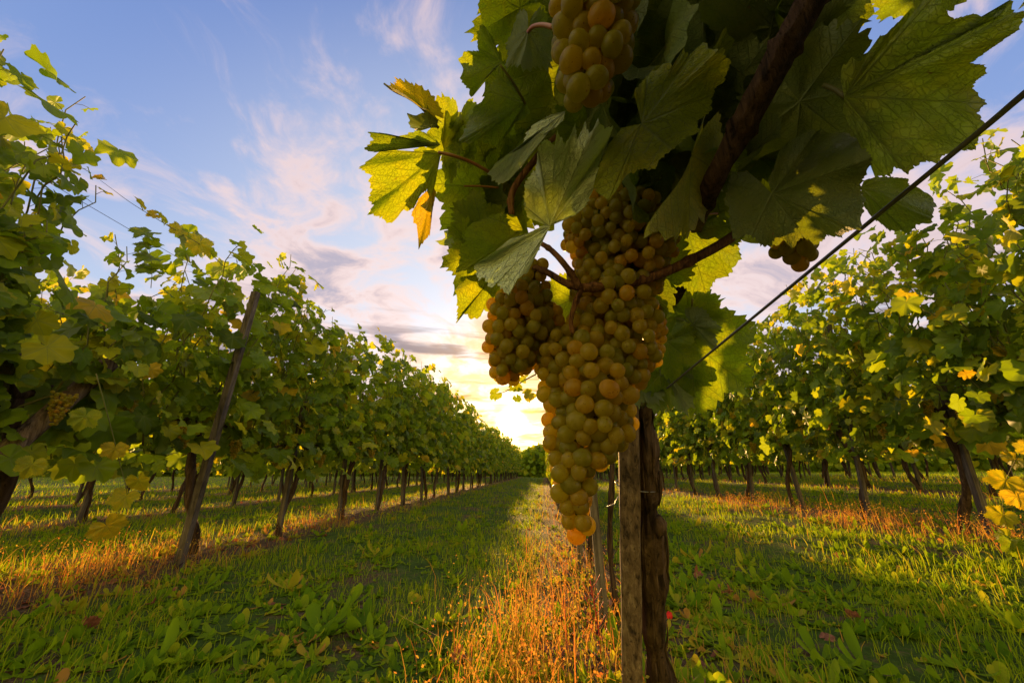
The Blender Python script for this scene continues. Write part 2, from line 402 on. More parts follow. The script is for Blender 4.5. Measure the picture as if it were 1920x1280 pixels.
# low templates for the canopies: (verts, faces, uv)
def templates(nsp, nr, teeth):
    return [leaf_grid(nsp, nr, teeth, s, 1.0, random.uniform(-.1, .35), random.uniform(.1, 1.1), random.uniform(.05, .13), random.uniform(-.15, .15), random.uniform(-.4, .5)) for s in range(8)]
T_hi = templates(47, 2, True); T_lo = templates(21, 1, False)
def scatter_leaves(P, T, N, S, tint, temps, rg):
    """P junctions, T tip directions, N normals, S sizes -> arrays"""
    Y = T / np.linalg.norm(T, axis=1)[:, None]
    N = N - Y * np.sum(N*Y, 1)[:, None]; N /= np.linalg.norm(N, axis=1)[:, None] + 1e-9
    X = np.cross(Y, N); k = rg.integers(0, len(temps), len(P)); VV = []; FF = []; UU = []; TT = []; off = 0
    for q in range(len(temps)):
        idx = np.where(k == q)[0]
        if not len(idx): continue
        v, f, u = temps[q]
        W = (v[None, :, 0:1]*X[idx][:, None] + v[None, :, 1:2]*Y[idx][:, None] + v[None, :, 2:3]*N[idx][:, None]) * S[idx][:, None, None] + P[idx][:, None]
        VV.append(W.reshape(-1, 3)); n = len(v)
        FF.append((f[None] + (np.arange(len(idx))*n)[:, None, None] + off).reshape(-1, 3)); off += n*len(idx)
        UU.append(np.tile(u, (len(idx), 1))); TT.append(np.repeat(tint[idx], n))
    return np.concatenate(VV), np.concatenate(FF), np.concatenate(UU), np.concatenate(TT)

def canopy(seed, shoots, fill, w=.30, z0=.82, z1=2.1, yh=.66, hi=True, yellow=.12, lsize=.085, wild=.12):
    """one vine's foliage and shoots, local to its foot, row along y"""
    rg = np.random.default_rng(seed); P = []; T = []; N = []; S = []; mb = MB()
    for s in range(shoots):
        y0 = rg.uniform(-yh, yh); side = rg.choice([-1, 1]); top = z1 * rg.uniform(.86, 1.03) + (rg.uniform(0, .35) if rg.random() < wild else 0)
        lean = rg.normal(0, .22); ox = side * w * rg.uniform(.2, 1.0); droop = rg.uniform(0, .5)
        pts = []
        for i in range(13):
            u = i/12
            pts.append((ox * math.sin(u*1.7) * (1 + droop*u*u) + .02*math.sin(i*1.7+s), y0 + lean*u + .03*math.sin(i*2.1+s), z0 + (top - z0)*(u - droop*.35*u**4)))
        mb.tube(pts, [.0055*(1-.7*i/12)+.001 for i in range(13)], 5, caps=False)
        for i in np.arange(.3, 12, .62):
            a, b = pts[int(i)], pts[min(int(i)+1, 12)]; f = i % 1
            p = np.array(a)*(1-f) + np.array(b)*f
            ph = rg.uniform(-1.2, 1.2) + (0 if side > 0 else math.pi)
            if rg.random() < .25: ph += math.pi
            o = np.array([math.cos(ph), math.sin(ph), 0]); pe = o*rg.uniform(.03, .11) + np.array([0, 0, rg.uniform(-.02, .05)])
            j = p + pe; mb.tube([p, p + pe*.5 + np.array([0, 0, .008]), j], .0016, 3, caps=False)
            P.append(j); T.append(o*.55 + np.array([0, 0, -.65]) + rg.normal(0, .33, 3)); N.append(o*.75 + np.array([0, 0, .6]) + rg.normal(0, .38, 3))
            S.append(lsize * rg.uniform(.6, 1.25) * (1 - .45*(i/12)**3))
    for k in range(fill):
        side = rg.choice([-1, 1]); z = z0 - .16 + (z1 - z0 + .14) * rg.beta(1.15, 1.25); o = np.array([side, rg.normal(0, .5), 0]); o /= np.linalg.norm(o)
        lump = 1 + .25*math.sin(z*7 + seed) 
        P.append(np.array([side*w*rg.uniform(.25, 1.15)*lump, rg.uniform(-yh, yh), z])); T.append(o*.5 + np.array([0, 0, -.7]) + rg.normal(0, .33, 3))
        N.append(o*.8 + np.array([0, 0, .5]) + rg.normal(0, .36, 3)); S.append(lsize*rg.uniform(.45, 1.35))
    P, T, N, S = map(np.array, (P, T, N, S))
    tint = np.clip(rg.beta(1.7, 1.9, len(P))*.84 + np.where(rg.random(len(P)) < yellow, .22, 0), 0, .90)
    V, F, uv, tt = scatter_leaves(P, T, N, S, tint, T_hi if hi else T_lo, rg)
    fol = mesh_np('foliage', V, F, M_fol, tt, uv)
    sh = mesh_np('shoots', np.concatenate(mb.v), np.concatenate(mb.f), M_shoot)
    return fol, sh
def trunk_mesh(seed, h=.95, r=.029, arms=True):
    rg = np.random.default_rng(seed); pts = []
    a1, a2 = rg.uniform(0, 6, 2)
    for i in range(15):
        z = -.06 + (h+.06)*i/14; pts.append((.04*math.sin(3.6*z+a1)*min(1, z*3+.3), .085*math.sin(4.2*z+a2) + .022*math.sin(10*z+a1), z))
    mb = MB(); mb.tube(pts, [r*(1.45 if i == 0 else 1.15 if i == 1 else 1 + .18*math.sin(i*1.9+a1)) for i in range(15)], 12, .13, seed)
    for sgn in (-1, 1):
        e = pts[-1]; arm = spline([e, (e[0]+.02, e[1]+.12*sgn, e[2]+.08), (e[0]-.01, e[1]+.35*sgn, e[2]+.05), (e[0], e[1]+.58*sgn, e[2]+.0)], 12)
        mb.tube(arm, [r*(.62 - .35*i/11) for i in range(12)], 8, .12, seed+sgn+5)
    V = np.concatenate(mb.v); F = np.concatenate(mb.f)
    return mesh_np('trunk', V, F, M_bark)
def ico_arr(nu=12, nv=8):
    V = [(0, 0, 1)]; F = []
    for j in range(1, nv):
        for i in range(nu):
            a, b = math.pi*j/nv, 2*math.pi*i/nu; V.append((math.sin(a)*math.cos(b), math.sin(a)*math.sin(b), math.cos(a)))
    V.append((0, 0, -1)); L = len(V)-1
    for i in range(nu):
        F.append((0, 1+i, 1+(i+1) % nu)); F.append((L, 1+(nv-2)*nu+(i+1) % nu, 1+(nv-2)*nu+i))
    for j in range(nv-2):
        for i in range(nu):
            a = 1+j*nu+i; b = 1+j*nu+(i+1) % nu; F += [(a, a+nu, b+nu), (a, b+nu, b)]
    return np.array(V), np.array(F)
def bunch_mesh(seed, length=.16, rad=.045, br=.0085):
    rg = np.random.default_rng(seed); v, f = ico_arr(10, 7); mb = MB(); pts = []; tries = 0; tt = []
    while tries < 2500 and len(pts) < 90:
        tries += 1; u = rg.random() ** .8; z = -length*u; rr = rad*(1 - .75*u**1.5)*math.sqrt(rg.uniform(.35, 1)); a = rg.uniform(0, 6.283)
        p = np.array([rr*math.cos(a), rr*math.sin(a), z])
        if all(np.linalg.norm(p-q) > br*1.55 for q in pts): pts.append(p)
    for p in pts:
        s = br*rg.uniform(.85, 1.1); mb.add(v*s + p, f); tt += [rg.random()]*len(v)
    return mesh_np('grape_bunch', np.concatenate(mb.v), np.concatenate(mb.f), M_grape, np.array(tt))
# ------------------------------------------------------------------ ground
def build_ground():
    xs = np.concatenate([np.linspace(-400, -14, 14), np.linspace(-13, 14, 200), np.linspace(15, 400, 14)])
    ys = np.concatenate([np.linspace(-60, -2, 12), np.linspace(-1.5, 14, 150), np.linspace(15, 600, 60)])
    X, Y = np.meshgrid(xs, ys); Z = gzb(X, Y); V = np.stack([X.ravel(), Y.ravel(), Z.ravel()], 1)
    nx, ny = len(xs), len(ys); i, j = np.meshgrid(np.arange(nx-1), np.arange(ny-1)); a = (j*nx+i).ravel()
    F = np.stack([a, a+1, a+1+nx, a+nx], 1)
    o = put('ground', mesh_np('ground', V, F, M_ground)); tag(o, kind='structure')
build_ground()
ROWS = [-11.7, -8.7, -5.7, -2.7, .31, 3.3, 6.3, 9.3, 12.3]
def rowdist(x): 
    return np.min(np.abs(np.asarray(x)[..., None] - np.array(ROWS)), axis=-1)
def sample_ground(n, r0, r1, rg, pw=.5, ang=78):
    r = (r0**(1-pw) + rg.random(n)*(r1**(1-pw)-r0**(1-pw)))**(1/(1-pw)); a = np.radians(rg.uniform(-ang, ang, n) + YAW)
    return -r*np.sin(a), r*np.cos(a), r
def blades(name, x, y, h, wd, tint, mat, rg, lean=.35, label=None, cat=None, kind='stuff'):
    n = len(x); z = gzb(x, y) - .004; a = rg.uniform(0, 2*np.pi, n); b = rg.uniform(0, 2*np.pi, n); L = np.abs(rg.normal(0, lean, n))*h
    side = np.stack([np.cos(a), np.sin(a), np.zeros(n)], 1)*wd[:, None]; bend = np.stack([np.cos(b)*L, np.sin(b)*L, np.zeros(n)], 1)
    B = np.stack([x, y, z], 1); upv = np.zeros((n, 3)); upv[:, 2] = h
    V = np.stack([B-side*.7, B+side*.7, B+upv*.38+bend*.18-side, B+upv*.38+bend*.18+side, B+upv*.75+bend*.6-side*.7, B+upv*.75+bend*.6+side*.7, B+upv*.97+bend*1.25], 1).reshape(-1, 3)
    f = np.array([(0, 1, 3), (0, 3, 2), (2, 3, 5), (2, 5, 4), (4, 5, 6)])
    F = (f[None] + (np.arange(n)*7)[:, None, None]).reshape(-1, 3)
    o = put(name, mesh_np(name, V, F, mat, np.repeat(tint, 7))); return tag(o, label, cat, None, kind)
def build_grass():
    rg = np.random.default_rng(3)
    x, y, r = sample_ground(330000, .9, 45, rg); d = rowdist(x)
    patch = np.sin(1.9*x+.7*np.sin(1.1*y))*np.sin(1.3*y+1.7*np.sin(.8*x))*.5 + np.sin(5.3*x+1.1*y)*np.sin(4.1*y-2*x)*.5
    keep = rg.random(len(x)) < np.where(d < .38, .28, 1.0)*np.clip(.62+.85*patch, .12, 1); x, y, r, d, patch = x[keep], y[keep], r[keep], d[keep], patch[keep]
    far = np.clip(r/3, 1, 6)**.62
    h = rg.gamma(4, .0100, len(x))*(1+.25*patch)*far**.5+.012; wd = (.0011+.0012*rg.random(len(x)))*far
    tint = np.clip(rg.beta(2, 3, len(x)) + .15*patch*0 + np.where(d < .5, .32, 0) + np.where(rg.random(len(x)) < .06, .45, 0), 0, 1)
    blades('grass', x, y, h, wd, tint, M_grass, rg, .45, 'green grass covering the lanes between the vine rows', 'grass')
    # dry orange stalks along the foot of the rows
    x, y, r = sample_ground(45000, .9, 40, rg); d = rowdist(x)
    k = rg.random(len(x)) < np.exp(-(d/.30)**2)*(.5+.5*np.sin(2.3*y+x)); x, y, r = x[k], y[k], r[k]
    far = np.clip(r/3, 1, 6)**.6
    blades('dry_grass', x, y, rg.gamma(4, .017, len(x))+.015, (.0008+.0009*rg.random(len(x)))*far, rg.random(len(x)), M_dry, rg, .7,
           'dry orange grass in strips under the vine rows', 'dry grass')
build_grass()
def weed_leaf():
    ys = [0, .18, .42, .70, .9, 1.0]; ws = [.04, .10, .20, .22, .13, 0]
    V = []; 
    for q, (a, b) in enumerate(zip(ys, ws)):
        z = .35*math.sin(a*2.2) ; V += [(-b, a, z+.35*b), (0, a, z), (b, a, z+.35*b)]
    F = []
    for q in range(5):
        i = q*3; F += [(i, i+1, i+4), (i, i+4, i+3), (i+1, i+2, i+5), (i+1, i+5, i+4)]
    return np.array(V), np.array(F)
def build_weeds():
    rg = np.random.default_rng(5); v, f = weed_leaf()
    def make(name, x, y, L, nleaf, tint0, mat, wmul, steep, label, cat):
        n = len(x); m = nleaf; X0 = np.repeat(x, m); Y0 = np.repeat(y, m); a = rg.uniform(0, 6.283, n*m); el = np.radians(rg.uniform(*steep, n*m))
        l = np.repeat(L, m)*rg.uniform(.55, 1.2, n*m); tt = np.clip(np.repeat(tint0, m)+rg.normal(0, .12, n*m), 0, 1)
        D = np.stack([np.cos(a)*np.cos(el), np.sin(a)*np.cos(el), np.sin(el)], 1); S = np.stack([-np.sin(a), np.cos(a), rg.normal(0, .25, n*m)], 1); Nn = np.cross(S, D)
        B = np.stack([X0, Y0, gzb(X0, Y0)-.003], 1)
        W = (v[None, :, 0:1]*S[:, None]*-wmul*rg.uniform(.55, 1.25, n*m)[:, None, None] + v[None, :, 1:2]*D[:, None] + v[None, :, 2:3]*Nn[:, None]*.8)*l[:, None, None] + B[:, None]
        # let long leaves sag
        W[:, :, 2] -= (v[None, :, 1]**2.2)*l[:, None]*rg.uniform(.0, .45, n*m)[:, None]
        W[:, :, 2] = np.maximum(W[:, :, 2], gzb(W[:, :, 0], W[:, :, 1])+.004)
        F = (f[None] + (np.arange(n*m)*len(v))[:, None, None]).reshape(-1, 3)
        o = put(name, mesh_np(name, W.reshape(-1, 3), F, mat, np.repeat(tt, len(v)))); tag(o, label, cat, None, 'stuff')
    x, y, r = sample_ground(21000, .9, 22, rg, .9); d = rowdist(x)
    pt = np.sin(2.3*x+1.1*y)*np.sin(1.7*y-.9*x)
    k = rg.random(len(x)) < np.where(x > .5, .95, .6)*np.clip(.7+.8*pt, .1, 1)*np.where(d < .3, .6, 1); x, y, r, d = x[k], y[k], r[k], d[k]
    make('ground_cover', x, y, .026+.062*rg.random(len(x))**1.6, 7, np.clip(rg.beta(2, 3, len(x)) + np.where(d < .5, .25, 0), 0, 1), M_weed, 1.0, (15, 75),
         'broad-leaved green weeds growing among the grass', 'weeds')
    # large dandelion-like leaves
    x, y, r = sample_ground(1500, .9, 9, rg, .9)
    k = rg.random(len(x)) < np.where(x > .4, .55, .10); x, y = x[k], y[k]
    make('dandelion_leaves', x, y, rg.uniform(.09, .17, len(x)), 8, rg.beta(2, 3, len(x)), M_weed, .62, (30, 70),
         'long dandelion-like leaves standing above the low grass', 'weeds')
    # tall feathery dried weeds in the middle strip, left of the near post
    xs = []; ys = []
    cen = [(-.03, 1.75, .3, 300), (-.10, 1.5, .3, 280), (.06, 2.4, .35, 220), (.12, 3.4, .3, 160), (-2.75, 2.6, .4, 420), (-2.6, 4.8, .3, 200), (3.1, 4.3, .4, 350), (2.9, 6.2, .4, 250), (3.2, 3.2, .3, 200)]
    for cx_, cy_, s_, n_ in cen:
        xs.append(rg.normal(cx_, s_*.6, n_)); ys.append(rg.normal(cy_, s_, n_))
    x = np.concatenate(xs); y = np.concatenate(ys)
    blades('dried_weeds', x, y, rg.gamma(3.5, .030, len(x))+.02, .0011+.0008*rg.random(len(x)), rg.uniform(.2, 1, len(x)), M_dry, rg, .45,
           'tall rusty orange dried weeds in tufts at the foot of the vines', 'dried weeds')
    # small leaves and seeds clinging to those stalks
    k = rg.integers(0, len(x), 9000); xx = x[k]+rg.normal(0, .02, 9000); yy = y[k]+rg.normal(0, .02, 9000); n = 9000
    P = np.stack([xx, yy, gzb(xx, yy)+rg.uniform(.01, .2, n)], 1); D = rg.normal(0, 1, (n, 3)); D /= np.linalg.norm(D, axis=1)[:, None]; Q = np.cross(D, rg.normal(0, 1, (n, 3))); Q /= np.linalg.norm(Q, axis=1)[:, None]
    l = rg.uniform(.005, .014, n)[:, None]
    V = np.stack([P, P+D*l*.5+Q*l*.35, P+D*l, P+D*l*.5-Q*l*.35], 1).reshape(-1, 3); F = (np.array([(0, 1, 2), (0, 2, 3)])[None]+(np.arange(n)*4)[:, None, None]).reshape(-1, 3)
    o = put('dried_seed_heads', mesh_np('dried_seed_heads', V, F, M_dry, np.repeat(rg.random(n), 4))); tag(o, 'tiny dry leaves and seed heads on the orange weeds', 'dried weeds', None, 'stuff')
build_weeds()
def litter():
    """curled scraps of old leaf on the bare strips"""
    rg = np.random.default_rng(9); x, y, r = sample_ground(9000, 1, 25, rg); d = rowdist(x); k = rg.random(len(x)) < np.exp(-(d/.35)**2)*.8+.02; x, y = x[k], y[k]; n = len(x)
    P = np.stack([x, y, gzb(x, y)+.008], 1); a = rg.uniform(0, 6.28, n); T = np.stack([np.cos(a), np.sin(a), rg.normal(0, .3, n)], 1); N = np.stack([rg.normal(0, .5, n), rg.normal(0, .5, n), np.ones(n)], 1)
    V, F, uv, tt = scatter_leaves(P, T, N, rg.uniform(.012, .04, n), rg.random(n), T_lo, rg)
    tag(put('leaf_litter', mesh_np('leaf_litter', V, F, M_dead, tt, uv)), 'brown scraps of dead leaf scattered under the vine rows', 'leaf litter', None, 'stuff')
litter()

# ------------------------------------------------------------------ the rows
ORD = ['first', 'second', 'third', 'fourth', 'fifth', 'sixth', 'seventh', 'eighth', 'ninth', 'tenth']
CAN = [canopy(11+i, 18, 290, .34, .80, 2.66+.06*(i % 3), .60, True, .16, .095) for i in range(5)]
LOOSE = [canopy(31+i, 15, 170, .32, .76, 1.80, .68, True, .16, .095, .3) for i in range(2)]
FAR = [canopy(51+i, 10, 300, .32, .72, 2.72, .70, False, .16, .105) for i in range(4)]
THIN = [canopy(71+i, 7, 30, .16, .95, 1.75, .60, True, .2, .075) for i in range(2)]
TRK = [trunk_mesh(i) for i in range(5)]
BUN = [bunch_mesh(i) for i in range(4)]
def stake_mesh(seed, h, w_=.021, d_=.021):
    rg = np.random.default_rng(seed); mb = MB(); n = 9; V = []; F = []
    for i in range(n):
        z = -.1 + (h+.1)*i/(n-1); j = rg.normal(0, .0015, 4)
        V += [(-w_+j[0], -d_, z), (w_+j[1], -d_, z), (w_+j[2], d_, z), (-w_+j[3], d_, z)]
    V[-4:] = [(a, b, c + q) for (a, b, c), q in zip(V[-4:], (0, .006, .012, .004))]
    for i in range(n-1):
        for k in range(4):
            a = i*4+k; b = i*4+(k+1) % 4; F += [(a, b, b+4), (a, b+4, a+4)]
    F += [(4*(n-1), 4*(n-1)+1, 4*(n-1)+2), (4*(n-1), 4*(n-1)+2, 4*(n-1)+3)]
    return mesh_np('stake', V, F, M_stake, smooth=False)
STK = [stake_mesh(1, 1.35), stake_mesh(2, 2.1, .019, .019), stake_mesh(3, 1.2, .018, .024)]
def place_vine(x, y, meshes, trk, label, group, rot=0, sz=1.0, sx=1.0, bunches=0, seed=0):
    z = float(gzb(x, y)); v = thing('grape_vine', label, 'grapevine', (x, y, z), group)
    v.rotation_euler.z = rot; v.scale = (sx, 1, sz)
    tr = put('trunk', trk, v, False)
    put('foliage', meshes[0], v, False); put('shoots', meshes[1], v, False)
    rg = np.random.default_rng(seed)
    for b in range(bunches):
        o = put('grape_bunch', BUN[b % 4], v, False)
        o.location = ((-1)**b*rg.uniform(.10, .26), -.5+1.0*(b+.5)/bunches, rg.uniform(.88, 1.12)); o.rotation_euler.z = rg.uniform(0, 6)
    return v
def place_stake(x, y, me, label, group, tilt=(0, 0), rz=0):
    o = put('wooden_stake', me); o.location = (x, y, float(gzb(x, y))); o.rotation_euler = (R(tilt[0]), R(tilt[1]), rz)
    return tag(o, label, 'stake', group)
rnd = random.Random(4)
ROWSPEC = [  # x, first y, count, name in labels
    (-2.7, .60, 34, 'row left of the lane'), (3.3, 1.20, 34, 'row on the right side'),
    (-5.7, 2.4, 32, 'second row back on the left'), (6.3, 2.8, 32, 'second row back on the right'),
    (-8.7, 3.6, 30, 'third row back on the left'), (9.3, 3.9, 30, 'third row back on the right'),
    (-11.7, 6, 24, 'farthest row on the left'), (12.3, 6, 24, 'farthest row on the right')]
EDGE = {}
for ri, (X, y0, cnt, nm_) in enumerate(ROWSPEC):
    for k in range(cnt):
        y = y0 + 1.2*k if X < 0 else y0 + 1.165*k
        if ri == 0 and k == 0: y += .40
        near = ri < 2
        grp = 'vines of the ' + nm_; jx = rnd.uniform(-.05, .05); jy = rnd.uniform(-.06, .06)
        if near and k < 9: lab = '%s vine from the camera in the %s' % (ORD[k], nm_)
        elif k < 5: lab = '%s vine from the near end of the %s' % (ORD[k], nm_)
        else: lab = 'small leafy vine well down the %s' % nm_
        sz = rnd.uniform(.93, 1.06); sx = rnd.uniform(.9, 1.15); nb = 0
        if near and k < 9:
            me = CAN[(k*2+ri) % 5]; nb = 4 if k < 5 else 0
            sz = rnd.uniform(.90, 1.08)
            if ri == 1: sz += .05
            if ri == 0:
                me = {1: LOOSE[0]}.get(k, me); sz = {0: .98, 1: 1.0, 2: .95, 3: .88, 4: .98}.get(k, sz + .01)
        else: me = FAR[(k*3+ri) % 4]
        if near and k < 2: nb = 5
        rot = math.pi*rnd.randint(0, 1)
        if near and k == 1: rot = 0; sz = sx = 1.0
        vv = place_vine(X+jx, y+jy, me, TRK[(k+ri) % 5], lab, grp, rot, sz, sx, nb, ri*100+k)
        if near and k == 1: EDGE[ri] = vv
        if ri == 0 and k == 2: continue        # this one has the tall bare post, built below
        if (k+ri) % 3 == 2 and not near: continue
        if near and k < 9: sl_ = 'wooden stake at the %s vine of the %s' % (ORD[k], nm_)
        elif k < 5: sl_ = 'stake at the %s vine of the %s' % (ORD[k], nm_)
        else: sl_ = 'small far stake among the vines of the %s' % nm_
        place_stake(X+jx+rnd.uniform(-.03, .03), y+jy-.09, STK[(k*2+ri) % 3], sl_, 'stakes of the ' + nm_, (rnd.uniform(-4, 4), rnd.uniform(-5, 5)), rnd.uniform(-.3, .3))
# tall bare post standing beyond the leaves in the left row
a = ground_px(333, 1064); b = plane_px(480, 548, a.x + .22)
mb = MB(); ax_ = (b - a)
n_ = 10; sV = []
for i in range(n_):
    p = a + ax_*(i/(n_-1)) + Vector((0, 0, -.08 if i == 0 else 0)); 
    for sx_, sy_ in ((-1, -1), (1, -1), (1, 1), (-1, 1)): sV.append((p.x+.024*sx_, p.y+.022*sy_, p.z))
F = []
for i in range(n_-1):
    for k in range(4): q = i*4+k; r_ = i*4+(k+1) % 4; F += [(q, r_, r_+4), (q, r_+4, q+4)]
F += [(4*n_-4, 4*n_-3, 4*n_-2), (4*n_-4, 4*n_-2, 4*n_-1)]
me = mesh_np('tall_post', np.array(sV) - np.array(a)[None], F, M_stake, smooth=False)
o = put('wooden_post', me); o.location = a; tag(o, 'tall thin grey post rising through the leaves of the left row', 'post')
# leaning thick post at the left edge
b0 = Vector((-2.62, 1.35, float(gz(-2.6)))); b1 = plane_px(205, 680, -2.55)
mb = MB(); mb.tube([tuple(np.array(b0)*(1-i/8)+np.array(b1)*(i/8) - np.array(b0)) for i in range(9)], .045, 10, .04, 3)
o = mb.build('wooden_post', M_post); o.location = b0; tag(o, 'thick leaning grey post at the left edge of the photo', 'post')

# centre row behind the near vine
for k in range(30):
    y = 2.28 + 1.12*k; x = .31 + rnd.uniform(-.02, .02)
    lab = ('%s vine behind the near one in the middle row' % ORD[k]) if k < 5 else 'small vine far down the middle row behind the grapes'
    me = THIN[k % 2] if k < 3 else FAR[k % 4]
    place_vine(x+.04, y, me, TRK[k % 5], lab, 'vines of the middle row', math.pi*(k % 2), 1 if k < 3 else .80, .50, 2 if k < 2 else 0, 900+k)
    lab = ('stake at the %s vine behind the near post' % ORD[k]) if k < 5 else 'small stake far down the middle row'
    place_stake(x-.05, y-.10, STK[0], lab, 'stakes of the middle row', (rnd.uniform(-2, 2), rnd.uniform(-2, 2)), 0)
# the vineyard beyond, too far to count
def distant():
    rg = np.random.default_rng(99); n = 60000; a = np.radians(rg.uniform(-72, 72, n)); r = rg.uniform(46, 62, n); x = r*np.sin(a); y = r*np.cos(a)
    P = np.stack([x, y, gz(x) - .2 + (3.7 + .5*np.sin(x*.31) + .35*np.sin(x*1.1+2))*rg.random(n)**.85], 1); T = rg.normal(0, .4, (n, 3)) + [0, -.2, -.7]; N = rg.normal(0, .4, (n, 3)) + [0, -.8, .4]
    V, F, uv, tt = scatter_leaves(P, T, N, rg.uniform(.22, .42, n), rg.beta(2, 2, n)*.85, [leaf_grid(9, 1, False, 3)], rg)
    tag(put('distant_vineyard', mesh_np('distant_vineyard', V, F, M_fol, tt, uv)), 'dense green mass of vines closing the far end of the lanes', 'vines', None, 'stuff')
distant()
# trellis wires
def wire(name, pts, r, label, group=None):
    mb = MB(); mb.tube(pts, r, 6); o = mb.build(name, M_wire); return tag(o, label, 'wire', group)
for X, nm_ in ((-2.7, 'left'), (3.3, 'right'), (-5.7, 'second left'), (6.3, 'second right')):
    for zz_, wn in ((.95, 'lowest'), (1.45, 'middle'), (2.12, 'top')):
        g0 = float(gz(X)); wire('trellis_wire', [(X+.01, -1.5+k*4, g0+zz_+.015*math.sin(k*2.1+X)) for k in range(12)], .0016, '%s trellis wire of the %s vine row' % (wn, nm_), 'trellis wires of the rows')

# ------------------------------------------------------------------ the near vine
W = thing('grape_vine', 'near grapevine with big leaves and hanging ripe bunches filling the top of the photo', 'grapevine', ground_px(1238, 1279) + Vector((0, 0, -.0)))
base = ground_px(1238, 1279); D0 = (base - CAMP).dot(FW)
PD = 1.10
# trunk, split off round the post
tp = [(1262, 1420, PD+.04), (1240, 1280, PD+.04), (1226, 1180, PD+.03), (1222, 1080, PD+.03), (1216, 980, PD+.02), (1208, 900, PD+.01), (1203, 800, PD), (1200, 740, PD-.03), (1215, 650, PD-.12), (1260, 560, PD-.25), (1300, 480, PD-.42), (1330, 420, .55)]
P3 = spline([U(*q) for q in tp], 60)
rr_ = [(.036 + .007*math.sin(i*.5) + .004*math.sin(i*1.3) + (.010 if 17 < i < 22 else 0))*(1 if i < 36 else max(.35, 1-(i-36)/24)) for i in range(60)]
mb = MB(); mb.tube(P3, rr_, 26, .11, 2)
# loose bark strips
rgb = np.random.default_rng(8)
for q in range(34):
    i = int(rgb.integers(1, 34)); L = int(rgb.integers(3, 8)); an = rgb.uniform(0, 6.28); pts = []
    for j in range(i, min(i+L, 50)):
        pts.append(np.array(P3[j]) + (np.array(RT)*math.cos(an) - np.array(FW)*abs(math.sin(an)))*(rr_[j]*1.05+.003*rgb.random()))
    if len(pts) > 2: mb.tube(pts, [.0028*math.sin(math.pi*(k+.5)/len(pts))+.0006 for k in range(len(pts))], 4)
k0 = U(1236, 985, PD-.01); v, f = ico_arr(14, 10); rk = 1+.14*np.sin(v[:, 0:1]*9)*np.sin(v[:, 2:3]*8); mb.add(v*rk*np.array([.022, .02, .028]) + np.array(k0), f)
mb.build('trunk', M_bark, W)
def cane(pts, r0, r1, n=30, mat=M_cane, name='cane', bumpy=.06, sides=10, seed=0, nodes=True):
    P = spline([U(*q) for q in pts], n); mb = MB()
    rad = [(r0 + (r1-r0)*i/(n-1)) * (1 + (.28 if nodes and i % 9 == 4 else 0)) for i in range(n)]
    mb.tube(P, rad, sides, bumpy, seed); return mb.build(name, mat, W)
cane([(1545, -60, .33), (1505, 30, .335), (1455, 120, .34), (1385, 250, .355), (1325, 365, .38), (1300, 440, .50), (1290, 520, .6)], .0115, .0085, 46, M_darkcane, bumpy=.13, sides=18, seed=4)
cane([(1450, 380, .46), (1380, 440, .44), (1290, 490, .42), (1225, 518, .41), (1160, 535, .40), (1092, 540, .39)], .0060, .0048, 34, seed=5)
cane([(1092, 540, .39), (1060, 530, .40), (1028, 512, .41), (1000, 500, .42)], .0042, .0030, 18, seed=6)
cane([(1090, 542, .39), (1062, 500, .39), (1035, 470, .40), (1012, 455, .41)], .0038, .0026, 18, seed=7)
cane([(1090, 542, .39), (1078, 570, .39), (1070, 600, .39), (1074, 625, .39)], .0032, .0022, 16, seed=8)
cane([(1205, 760, 1.02), (1225, 735, .95), (1270, 690, .9), (1290, 640, .86), (1296, 600, .84), (1298, 560, .82)], .0050, .0022, 22, M_shoot, seed=9)
cane([(960, 405, .44), (958, 372, .45), (975, 335, .46), (1040, 260, .48), (1150, 150, .50), (1250, 60, .5), (1330, -40, .5)], .0035, .0060, 30, seed=10)
cane([(1060, 640, 2.1), (1020, 690, 2.1), (985, 712, 2.1), (955, 730, 2.1), (935, 738, 2.1)], .006, .002, 20, M_shoot, 'shoot', 0, 6, nodes=False)
cane([(822, 286, .43), (850, 292, .43), (885, 305, .44), (918, 323, .45)], .0018, .0020, 14, M_pet, 'petiole', 0, 8, nodes=False)
cane([(870, 349, .47), (900, 349, .47), (935, 352, .47)], .0012, .0014, 10, M_pet, 'petiole', 0, 6, nodes=False)
cane([(990, 60, .37), (1000, 50, .36), (1018, 47, .35), (1040, 52, .34)], .0018, .0022, 12, M_pet, 'petiole', 0, 8, nodes=False)
cane([(938, 122, .40), (962, 155, .41), (985, 195, .43)], .0013, .0016, 12, M_shoot, 'petiole', 0, 6, nodes=False)
cane([(720, 157, .43), (740, 172, .43), (765, 184, .43), (790, 202, .43), (822, 240, .43)], .0010, .0016, 14, M_shoot, 'petiole', 0, 6, nodes=False)
cane([(1255, 398, .40), (1280, 404, .41), (1310, 403, .42), (1345, 400, .43)], .0010, .0013, 12, M_pet, 'tendril', 0, 6, nodes=False)
cane([(1545, 160, .38), (1565, 168, .37), (1585, 183, .36)], .0024, .0022, 10, M_shoot, 'petiole', 0, 8, nodes=False)

